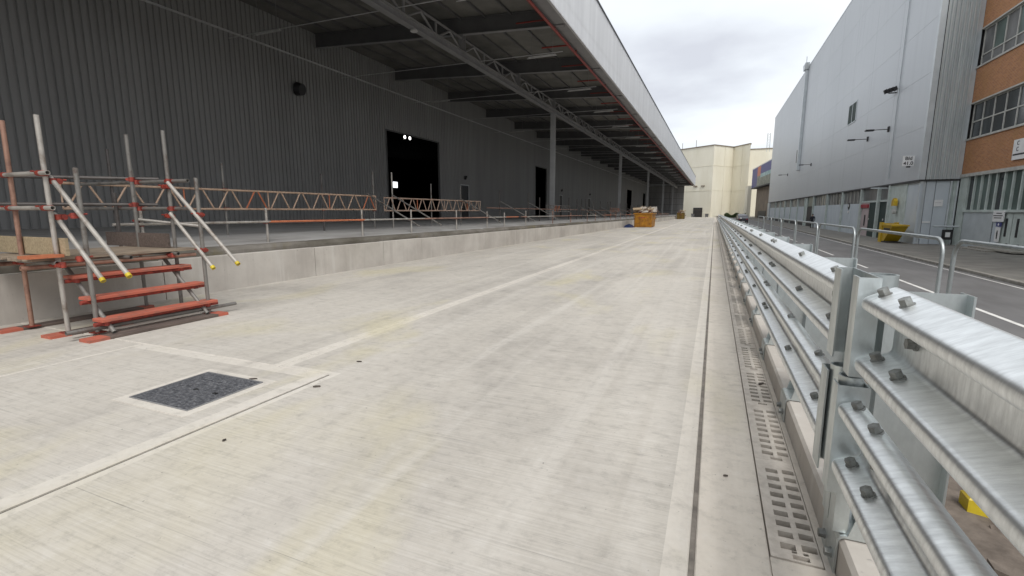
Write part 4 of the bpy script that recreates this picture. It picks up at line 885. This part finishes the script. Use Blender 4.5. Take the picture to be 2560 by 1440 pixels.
# the near joint post: open channels with tubes between the two runs of rail
def channel(x0, x1, y0, y1, z0, z1, t_=.007):
    m = MB(); m.box(x0, x1, y0, y0 + t_, z0, z1).box(x0, x1, y1 - t_, y1, z0, z1).box(x1 - t_, x1, y0 + t_, y1 - t_, z0, z1).box(x0, x0 + t_, y0 + t_, y0 + .09, z0, z1).box(x0, x0 + t_, y1 - .12, y1 - t_, z0, z1)
    return m.build('joint_channel', 'galv', br_, True)
channel(XLO - .006, .640, 2.31, 2.64, .40, .885); channel(.575, .632, 2.36, 2.58, .19, .398); channel(XUP - .012, .630, 2.30, 2.72, .93, 1.345)
MB().tube((.585, 2.385, .45), (.585, 2.385, .912), .046, 20, hollow=True).build('tube_end', 'galv', br_, True)
MB().tube((.585, 2.545, .45), (.585, 2.545, .912), .046, 20, hollow=True).build('tube_end', 'galv', br_, True)
MB().tube((.70, 2.56, .95), (.70, 2.56, 1.335), .058, 20, hollow=True).build('tube_end', 'galv', br_, True)

# pedestrian hoop barriers behind
def hoop(k, y0, y1, x=1.7, zt=1.378, zb=-.32):
    t = thing('hoop_barrier', '%s galvanised tubular hoop barrier behind the crash barrier' % ['right edge', 'nearest full', 'second full', 'third full', 'fourth full', 'fifth full', 'sixth full', 'farthest'][k], 'pedestrian barrier', (x, (y0 + y1) / 2, zb), 'tubular hoop barriers')
    r = .0155; c = .13; pts = [(x, y0, zb), (x, y0, zt - c)]
    for q in range(1, 6): a = q / 6 * math.pi / 2; pts.append((x, y0 + c - c * math.cos(a), zt - c + c * math.sin(a)))
    pts += [(x, y0 + c, zt), (x, y1 - c, zt)]
    for q in range(1, 6): a = q / 6 * math.pi / 2; pts.append((x, y1 - c + c * math.sin(a), zt - c + c * math.cos(a)))
    pts += [(x, y1, zt - c), (x, y1, zb)]
    n = 10; m = MB(); prev = None
    for i, p in enumerate(pts):
        p = Vector(p); d = (Vector(pts[min(i + 1, len(pts) - 1)]) - Vector(pts[max(i - 1, 0)])).normalized(); a = Vector((1, 0, 0)); b_ = d.cross(a)
        m.v += [tuple(p + a * r * math.cos(2 * math.pi * q / n) + b_ * r * math.sin(2 * math.pi * q / n)) for q in range(n)]
        if i:
            o_ = (i - 1) * n
            for q in range(n): m.f.append((o_ + q, o_ + (q + 1) % n, o_ + n + (q + 1) % n, o_ + n + q)); m.m.append(0); m.sm.append(True)
    m.build('hoop', 'hoopsteel', t); MB().tube((x, y0, .35), (x, y1, .35), .013, 8).build('mid_rail', 'hoopsteel', t)
    return t
hy = [(2.3, 4.66), (4.86, 7.35), (7.52, 9.85), (10.0, 12.4), (12.55, 14.95), (15.1, 17.5), (17.65, 20.0), (20.2, 22.6)]
for k, (a, b) in enumerate(hy): hoop(k, a, b)
for (y, lab) in ((3.80, 'yellow block foot on the rubble at the lower right'), (9.8, 'yellow block foot seen between the barrier rails')):
    t = thing('barrier_foot', lab, 'barrier foot', (1.68, y, -.33)); MB().box(1.62, 1.74, y - .06, y + .06, -.34, -.22, bv=.015).build('block', 'yellowcap', t); MB().tube((1.68, y, -.22), (1.68, y, -.12), .035, 12, r1=.025).build('stub', 'orange', t)
m = MB()
for k in range(420):
    x = random.uniform(.9, 2.4); y = random.uniform(1.5, 16); s_ = random.uniform(.008, .03) * (2 if random.random() < .12 else 1); a = random.random() * 3
    m.obox((x, y, -.325 - max(0, x - 1.7) * .2 + s_ * .3), (s_ * math.cos(a), s_ * math.sin(a), random.uniform(-.3, .3) * s_), (-s_ * .7 * math.sin(a), s_ * .7 * math.cos(a), .01), (0, 0, s_ * .5))
tag(m.build('rubble', 'earth'), 'brown rubble and grit lying behind the crash barrier', 'rubble', None, 'stuff')

# ================================================================== SCAFFOLD
cpl = MB(); cpl.tube((0, 0, -.035), (0, 0, .035), .036, 12); cpl.tube((-.03, .056, 0), (.03, .056, 0), .036, 12); cpl.box(-.062, -.03, -.02, .06, -.022, .022); cpl.tube((-.075, -.01, 0), (-.035, -.01, 0), .011, 6); cpl.tube((.02, .095, .02), (.02, .13, .02), .011, 6)
cp_me = cpl.mesh('coupler', 'red')
TR = .0275
def pole(p0, p1, mat, par, name='standard', hollow=True): return MB().tube(p0, p1, TR, 14, hollow=hollow).build(name, mat, par)
def coup(x, y, z, par, rz=0): l0 = WLOC[par.name]; return link('coupler', cp_me, par, (x - l0[0], y - l0[1], z - l0[2]), (0, 0, rz))
st = thing('scaffold_stair', 'scaffold tube stair tower with orange treads and yellow tube caps beside the dock', 'scaffold stair', (-7.7, 4.2, 0))
g0 = sz(3.4) + .04; g1 = sz(5) + .04
YL, YR = 3.42, 5.02
for (x, y, zt, mt, zb) in ((-8.62, YL, 2.75, 'tuberust', g0), (-7.74, YL, 2.76, 'tubepale', g0), (-7.385, YL + .15, 2.13, 'tube', g0), (-7.24, YR - .03, 2.09, 'tube', g1), (-7.93, YR, 2.82, 'tube', g1), (-8.74, YR - .06, 2.80, 'tube', g1), (-9.35, YR, 1.9, 'tubedark', .9), (-9.9, YL, 2.7, 'tube', .92)):
    pole((x, y, zb), (x + (.07 if x == -8.62 else 0), y, zt), mt, st)
    MB().box(x - .07, x + .07, y - .07, y + .07, zb - .004, zb + .006).build('base_plate', 'red', st)
# guard rails running back to the dock on both sides
for y, s_ in ((YL, -1), (YR, 1)):
    for z, mt in ((2.06, 'tubepale'), (1.635, 'tubepale')):
        yy = y + s_ * .055; pole((-7.55, yy, z), (-10.4, yy, z), mt if y == YL else 'tube', st, 'guard_rail')
        for x in ((-8.58, -7.74) if y == YL else (-8.74, -7.93)): coup(x, y, z, st, 0 if s_ > 0 else math.pi)
# sloping handrails with yellow caps
def hand(y, x0, z0, x1, z1):
    h = pole((x0, y, z0), (x1, y, z1), 'tubepale', st, 'handrail'); d = (Vector((x1, y, z1)) - Vector((x0, y, z0))).normalized(); e_ = Vector((x1, y, z1))
    MB().tube(e_ - d * .035, e_ + d * .012, .031, 12, hollow=True).build('end_cap', 'yellowcap', h)
for y in (YL + .07, YR - .09):
    hand(y, -7.80, 2.03, -6.42, .83); hand(y, -7.82, 1.56, -6.96, .745)
    for x, z in ((-7.74 if y < 4 else -7.93, 1.97), (-7.74 if y < 4 else -7.93, 1.52), (-7.385 if y < 4 else -7.24, 1.54), (-7.385 if y < 4 else -7.24, 1.0)): coup(x, y + (-.0 if y < 4 else .08), z, st, 0 if y < 4 else math.pi)
# raking stringers and treads
for y in (YL + .20, YR - .14):
    pole((-8.02, y, .86), (-7.12, y, .04), 'tube', st, 'stringer')
for (x, z) in ((-7.26, .222), (-7.50, .49), (-7.80, .755)):
    tr = MB().box(x - .115, x + .115, YL + .10, YR + .06, z - .04, z, bv=.006).build('tread', 'tread', st)
    MB().tube((x + .04, YL + .04, z - .065), (x + .04, YR + .10, z - .065), TR, 10).build('tread_bearer', 'red', tr)
    for y in (YL + .17, YR - .06): coup(x + .05, y, z - .06, st, R(90))
for (x, a, b, mt) in ((-7.10, 3.28, 5.12, 'tread'), (-7.78, 3.2, 4.15, 'tread'), (-8.72, 3.1, 5.0, 'timberdark')):
    sb = MB().box(x - .11, x + .11, a, b, sz(4), sz(4) + .038, bv=.004).build('sole_board', 'timberdark' , st); MB().box(x - .112, x + .112, a - .003, a + .22, sz(4) - .001, sz(4) + .0395).build('painted_end', 'tread', sb); MB().box(x - .112, x + .112, b - .16, b + .003, sz(4) - .001, sz(4) + .0395).build('painted_end', 'tread', sb)
pole((-7.31, 3.2, .10), (-7.20, 5.42, .095), 'tube', st, 'foot_tube'); pole((-7.45, 3.3, .07), (-7.43, 5.0, .07), 'tubedark', st, 'foot_tube')
# platform boards, bearers and toe boards
for k in range(6):
    x = -7.86 - k * .238
    MB().box(x - .112, x + .112, YL - .25 + random.uniform(-.05, .05), YR + .18 + random.uniform(-.05, .05), .975, 1.013, bv=.004).build('platform_board', 'timber', st)
for y in (YL - .06, YR - .16, 4.2): pole((-7.62, y, .945), (-9.6, y, .945), 'tube', st, 'bearer')
for x in (-7.80, -8.7): pole((x, YL - .35, .90), (x, YR + .22, .90), 'tuberust', st, 'ledger')
for x, y in ((-7.74, YL), (-8.6, YL), (-7.93, YR), (-8.74, YR), (-7.6, YL), (-7.75, YR - .15)): coup(x, y - .02, .92, st, R(90))
for (p0_, p1_, mt) in (((-10.3, 3.0, 2.10), (-8.6, 5.3, 2.12), 'tubedark'), ((-10.3, 3.0, 1.70), (-8.7, 5.3, 1.70), 'tubedark'), ((-9.75, 5.55, .95), (-9.75, 5.55, 2.35), 'tube'), ((-9.72, 5.5, 1.45), (-9.0, 6.3, 1.30), 'tubepale')):
    pole(p0_, p1_, mt, st, 'brace_tube')
for (x, y, z) in ((-9.75, 5.55, 1.42), (-9.72, 5.5, 1.66), (-8.74, YR - .06, 2.1), (-8.74, YR - .06, 1.7)): coup(x, y, z, st, R(45))
MB().box(-9.9, -7.6, YL + .035, YL + .073, 1.03, 1.255).build('toe_board', 'timbergold', st); MB().box(-9.6, -7.98, YR - .075, YR - .037, 1.02, 1.245).build('toe_board', 'timberdark', st)
MB().box(-7.83, -7.62, YL - .35, YL + .02, 1.016, 1.054).build('painted_board', 'orange', st)

# guard rail runs on the dock: poles, lattice beams, lower tubes and raking braces
def zd(y): return 0.995 + sz(y)
def zdf(y): return 0.90 + sz(y)
XR, XFR = -11.8, -9.72
def run(label, y0, y1, lat, tall, front, brace, colours, tubes=True, lmat='lattice'):
    t = thing('guard_rail_run', label, 'guard rail', (XR, (y0 + y1) / 2, zd((y0 + y1) / 2)), 'scaffold guard rails along the dock')
    if lat:
        a, b = lat; zb, zt = 1.685 + sz(a) * 0, 2.175
        zb += sz((a + b) / 2); zt += sz((a + b) / 2)
        for z in (zb, zt): MB().tube((XR + .05, a, z), (XR + .05, b, z), .028, 8).build('lattice_chord', lmat, t)
        n_ = max(2, round((b - a) / .78)); wq = (b - a) / n_
        for k in range(n_):
            y = a + k * wq
            mt = 'orange' if random.random() < .06 else lmat
            MB().tube((XR + .05, y + .06, zb), (XR + .05, y + wq * .46, zt), .021, 6).build('lattice_brace', mt, t); MB().tube((XR + .05, y + wq * .58, zt), (XR + .05, y + wq - .06, zb), .021, 6).build('lattice_brace', mt, t)
            if k % 3 == 0: MB().tube((XR + .05, y, zb), (XR + .05, y, zt), .017, 6).build('lattice_post', 'orange' if k % 2 else lmat, t)
        MB().tube((XR + .05, b, zb), (XR + .05, b, zt), .017, 6).build('lattice_post', lmat, t)
    for (y, z, mt) in tall:
        MB().tube((XR, y, zd(y)), (XR, y, z + sz(y)), TR if y < 24 else .034, 10).build('standard', mt, t)
        if lat and y < 30: coup(XR, y, 2.175 + sz(y), t); coup(XR, y, 1.685 + sz(y), t)
    for (y, z) in front:
        pole((XFR, y, zdf(y)), (XFR, y, z + sz(y)), 'tubepale' if y < 30 else 'tuberust', t, 'front_post', False)
        if y < 40: coup(XFR, y, 1.37 + sz(y), t, R(90))
    if tubes:
        cuts = [y0] + [q for q, _ in front] + [y1]
        for i, (a, b) in enumerate(zip(cuts[:-1], cuts[1:])):
            if b - a > .3: MB().tube((XFR + .06, a, 1.38 + sz(a)), (XFR + .06, b + .05, 1.38 + sz(b)), .026, 8).build('lower_tube', colours[i % len(colours)], t)
    if y0 > 24:
        for a, b in ((y0, (y0 + y1) / 2), ((y0 + y1) / 2 + .1, y1)): MB().tube((XR + .06, a, 1.86 + sz(a)), (XR + .06, b, 1.86 + sz(b)), .028, 8).build('upper_tube', 'tuberust', t)
    for y in brace: pole((XR, y, 2.28 + sz(y)), (-9.62, y + .05, 1.12 + sz(y)), 'tube', t, 'raking_brace', False)
run('near run of ochre lattice guard rail behind the scaffold stair', 5.1, 14.9, (5.4, 14.9), [(6.3, 2.9, 'tubedark'), (8.85, 2.84, 'tube'), (12.28, 2.83, 'tubedark')], [(5.6, 1.7), (8.3, 1.7), (11.65, 1.68)], [14.5], ['tubepale', 'tubepale', 'orange', 'tubepale'])
run('lattice guard rail in front of the large dark doorway', 15.0, 24.0, (15.4, 23.7), [(14.85, 3.1, 'tube'), (16.0, 3.15, 'tubepale'), (18.85, 2.87, 'tube'), (21.6, 2.9, 'tube')], [(14.2, 1.7), (17.4, 1.7), (20.3, 1.66), (22.3, 1.6)], [16.0, 21.6], ['orange', 'tuberust', 'tuberust', 'tubepale'], True, 'latticepale')
run('plain tube guard rail just left of the near column', 24.5, 37.5, None, [(26.4, 2.9, 'tubedark'), (31.2, 2.9, 'tubedark'), (33.5, 2.7, 'tubedark')], [(25.3, 1.7), (30.2, 1.7), (34.5, 1.6)], [26.4, 31.2], ['tuberust', 'tubepale', 'tuberust'])
run('dark lattice guard rail section at the near column', 37.6, 44, (34.8, 41.5), [(41.2, 2.9, 'tubedark'), (43.9, 2.85, 'tubedark')], [(39.5, 1.6), (42.5, 1.6)], [43.9], ['tube', 'tubepale'], True, 'tube')
yy = 45.0; ordn = ['first', 'second', 'third', 'fourth', 'fifth', 'sixth']; k = 0
while yy < 118:
    run('%s far scaffold guard rail section beyond the near column' % ordn[k], yy, yy + 11.5, (yy + 2, yy + 8) if k % 2 else None, [(yy + .6, 2.9, 'tubedark'), (yy + 2.2, 2.95, 'tubedark'), (yy + 5.6, 2.7, 'tube'), (yy + 8.8, 2.85, 'tubedark')], [(yy + 1.5, 1.6), (yy + 4.3, 1.6), (yy + 7.1, 1.6), (yy + 9.9, 1.6)], [yy + 2.2, yy + 8.8], ['tuberust', 'orange', 'tuberust', 'tubepale'], True, 'tuberust')
    yy += 12.2; k += 1

# ================================================================== SKIPS, TARPAULIN, LITTER
def skip(label, x0, x1, y0, y1, z0, h, mat, seed, waste_h):
    rnd = random.Random(seed); t = thing('waste_skip', label, 'skip', ((x0 + x1) / 2, (y0 + y1) / 2, z0))
    w_ = .10; sl = .55
    pr = [(y0 + sl * .25, z0 + .05), (y1 - sl, z0 + .05), (y1, z0 + h), (y0, z0 + h)]
    m = MB().prism(pr, 'x', x0 + w_, x1 - w_); m.build('tub', mat, t)
    MB().box(x0, x1, y0 - .05, y0 + .06, z0 + h - .08, z0 + h + .03).box(x0, x1, y1 - .06, y1 + .05, z0 + h - .08, z0 + h + .03).box(x0, x0 + .12, y0 + .06, y1 - .06, z0 + h - .08, z0 + h + .03).box(x1 - .12, x1, y0 + .06, y1 - .06, z0 + h - .08, z0 + h + .03).build('rim', mat, t)
    for q in range(4):
        x = x0 + w_ + .12 + q * (x1 - x0 - 2 * w_ - .24) / 3
        MB().prism([(y0 + sl * .25 - .05, z0 + .02), (y0 + sl * .25 + .05, z0 + .02), (y0 + .06, z0 + h - .09), (y0 - .06, z0 + h - .09)], 'x', x - .04, x + .04).build('rib', mat, t)
    MB().obox(((x0 + x1) / 2, y0 + .06, z0 + h * .72), ((x1 - x0) * .2, 0, 0), (0, .02, 0), (0, .012, .07)).build('name_band', 'signred', t)
    for sx in (x0 + .02, x1 - .02):
        for q in (.3, .7): MB().tube((sx, y0 + (y1 - y0) * q, z0 + h * .6), (sx + (-.12 if sx < (x0 + x1) / 2 else .12), y0 + (y1 - y0) * q, z0 + h * .6), .06, 8).build('lifting_lug', mat, t)
    wl_ = thing('waste_load', 'heap of timber and board waste in the %s' % ('near yellow skip' if seed == 1 else 'far skip'), 'waste', ((x0 + x1) / 2, (y0 + y1) / 2, z0 + h))
    MB().box(x0 + .14, x1 - .14, y0 + .1, y1 - .1, z0 + h - .3, z0 + h - .02).build('waste_fill', 'waste3', wl_)
    for q in range(60 if seed == 1 else 24):
        c = Vector((rnd.uniform(x0 + .3, x1 - .3), rnd.uniform(y0 + .1, y1 - .3), z0 + h + rnd.uniform(0, waste_h) * (.5 + .5 * rnd.random())))
        a = Vector((rnd.gauss(0, 1), rnd.gauss(0, .6), rnd.gauss(0, .35))).normalized(); b_ = a.orthogonal().normalized(); cc = a.cross(b_)
        MB().obox(c, a * rnd.uniform(.2, .5), b_ * rnd.uniform(.03, .16), cc * rnd.uniform(.015, .05)).build('waste_piece', rnd.choice(['waste1', 'waste1', 'waste2', 'waste3', 'timber']), wl_)
skip('near yellow waste skip heaped with timber standing by the dock', -8.35, -6.25, 55.2, 58.9, sz(56), 1.55, 'skip', 1, .75)
skip('far dirty skip standing at the end of the dock', -9.0, -7.0, 131, 134.5, sz(132), 1.6, 'skipdark', 2, .7)
bg_ = MB().obox((-7.0, 58.6, sz(56) + 1.95), (.75, 0, .05), (0, .5, 0), (0, 0, .3)); tag(bg_.build('waste_sack', 'waste2'), 'white sack on top of the near skip', 'sack')
tp = MB(); n1, n2 = 14, 10; rnd = random.Random(5)
for j in range(n2 + 1):
    for i in range(n1 + 1):
        u = i / n1; v = j / n2; x = -9.15 + 1.0 * u; y = 53.6 + 2.2 * v
        h = .78 * (math.sin(math.pi * min(1, u * .55 + .45)) if u > .0 else 0) * math.sin(math.pi * v) ** .5 * (.25 + .75 * u)
        tp.v.append((x, y, sz(54) + .01 + max(0, h * (.8 + .2 * rnd.random()))))
for j in range(n2):
    for i in range(n1): a = j * (n1 + 1) + i; tp.f.append((a, a + 1, a + n1 + 2, a + n1 + 1)); tp.m.append(0); tp.sm.append(True)
tag(tp.build('tarpaulin', 'tarp'), 'dark blue tarpaulin heap on the lane left of the near skip', 'tarpaulin')
def litter(x, y, s_, lab, a):
    m = MB(); z = sz(y) + .004; ca, sa = math.cos(a), math.sin(a); r = random.uniform
    pts = [(-1, -.2), (-.4, -.35), (.3, -.25), (1, -.1), (.8, .2), (.1, .3), (-.6, .22)]
    P_ = [(x + s_ * (p_[0] * ca - p_[1] * sa), y + s_ * (p_[0] * sa + p_[1] * ca)) for p_ in pts]
    m.prism(P_, 'z', z, z + .008 + r(0, .006)); tag(m.build('litter_scrap', 'rubber'), lab, 'litter')
litter(-3.30, 3.22, .034, 'dark litter scrap just right of the chamber corner', .5)
litter(-3.45, 3.98, .03, 'dark litter scrap above the chamber corner', .2)
litter(-3.1, 2.15, .013, 'tiny dark scrap below the chamber corner', 1.2)
litter(.16, 3.02, .014, 'small dark mark on the strip beside the drain', .1)
litter(.50, 4.9, .035, 'dark leaf caught on the drain grating', .8)
litter(-4.02, 3.14, .04, 'thin brown strip lying on the edge of the cover', .4)

# ================================================================== PERSON
def person(x, y, z):
    J = {'pel': (0, 0, .95), 'che': (0, .02, 1.32), 'nec': (0, .03, 1.50), 'hea': (0, .05, 1.62), 'top': (0, .05, 1.76),
         'sl': (-.19, .02, 1.42), 'el': (-.25, -.04, 1.15), 'hl': (-.22, .12, .93), 'sr': (.19, .02, 1.42), 'er': (.26, .0, 1.15), 'hr': (.25, .02, .88),
         'll': (-.10, 0, .90), 'kl': (-.11, .14, .50), 'al': (-.11, .08, .08), 'tl': (-.11, .24, .04), 'lr': (.10, 0, .90), 'kr': (.11, -.02, .49), 'ar': (.11, -.22, .10), 'tr': (.11, -.08, .04)}
    E_ = [('pel', 'che'), ('che', 'nec'), ('nec', 'hea'), ('hea', 'top'), ('che', 'sl'), ('sl', 'el'), ('el', 'hl'), ('che', 'sr'), ('sr', 'er'), ('er', 'hr'), ('pel', 'll'), ('ll', 'kl'), ('kl', 'al'), ('al', 'tl'), ('pel', 'lr'), ('lr', 'kr'), ('kr', 'ar'), ('ar', 'tr')]
    rad = {'pel': .15, 'che': .17, 'nec': .06, 'hea': .095, 'top': .07, 'sl': .075, 'sr': .075, 'el': .055, 'er': .055, 'hl': .04, 'hr': .04, 'll': .095, 'lr': .095, 'kl': .065, 'kr': .065, 'al': .045, 'ar': .045, 'tl': .04, 'tr': .04}
    ks = list(J); me = bpy.data.meshes.new('person'); me.from_pydata([J[k_] for k_ in ks], [(ks.index(a), ks.index(b)) for a, b in E_], [])
    o = bpy.data.objects.new('person', me); COL.objects.link(o)
    md = o.modifiers.new('Skin', 'SKIN'); sl = me.skin_vertices[0].data if me.skin_vertices else None
    if sl is None:
        bpy.context.view_layer.objects.active = o; sl = me.skin_vertices[0].data
    for i, k_ in enumerate(ks): sl[i].radius = (rad[k_], rad[k_]); sl[i].use_root = (k_ == 'pel')
    o.modifiers.new('Sub', 'SUBSURF').levels = 1
    nm = bpy.data.meshes.new_from_object(o.evaluated_get(bpy.context.evaluated_depsgraph_get())); o.modifiers.clear(); o.data = nm
    nm.materials.clear()
    for mt in ('jacket', 'trousers', 'skin', 'ink'): nm.materials.append(M[mt])
    for p_ in nm.polygons:
        c = p_.center; p_.use_smooth = True
        p_.material_index = 2 if (c.z > 1.50 or (c.z < .93 and abs(c.x) > .19)) else (0 if c.z > .92 else (1 if c.z > .12 else 3))
    o.location = (x, y, z); tag(o, 'person in dark clothes walking past the grey building', 'person')
    hr_ = MB(); n1, n2 = 10, 6
    for j in range(n2 + 1):
        for i in range(n1):
            a = 2 * math.pi * i / n1; b_ = math.pi / 2 * j / n2; hr_.v.append((.105 * math.cos(b_) * math.cos(a), .03 + .115 * math.cos(b_) * math.sin(a), 1.66 + .125 * math.sin(b_)))
    for j in range(n2):
        for i in range(n1): hr_.f.append((j * n1 + i, j * n1 + (i + 1) % n1, (j + 1) * n1 + (i + 1) % n1, (j + 1) * n1 + i)); hr_.m.append(0); hr_.sm.append(True)
    h_ = bpy.data.objects.new('hair', hr_.mesh('hair', 'ink')); COL.objects.link(h_); h_.parent = o
try:
    person(11.2, 69.6, ZR + .1)
except Exception as ex:
    print('person failed', ex)
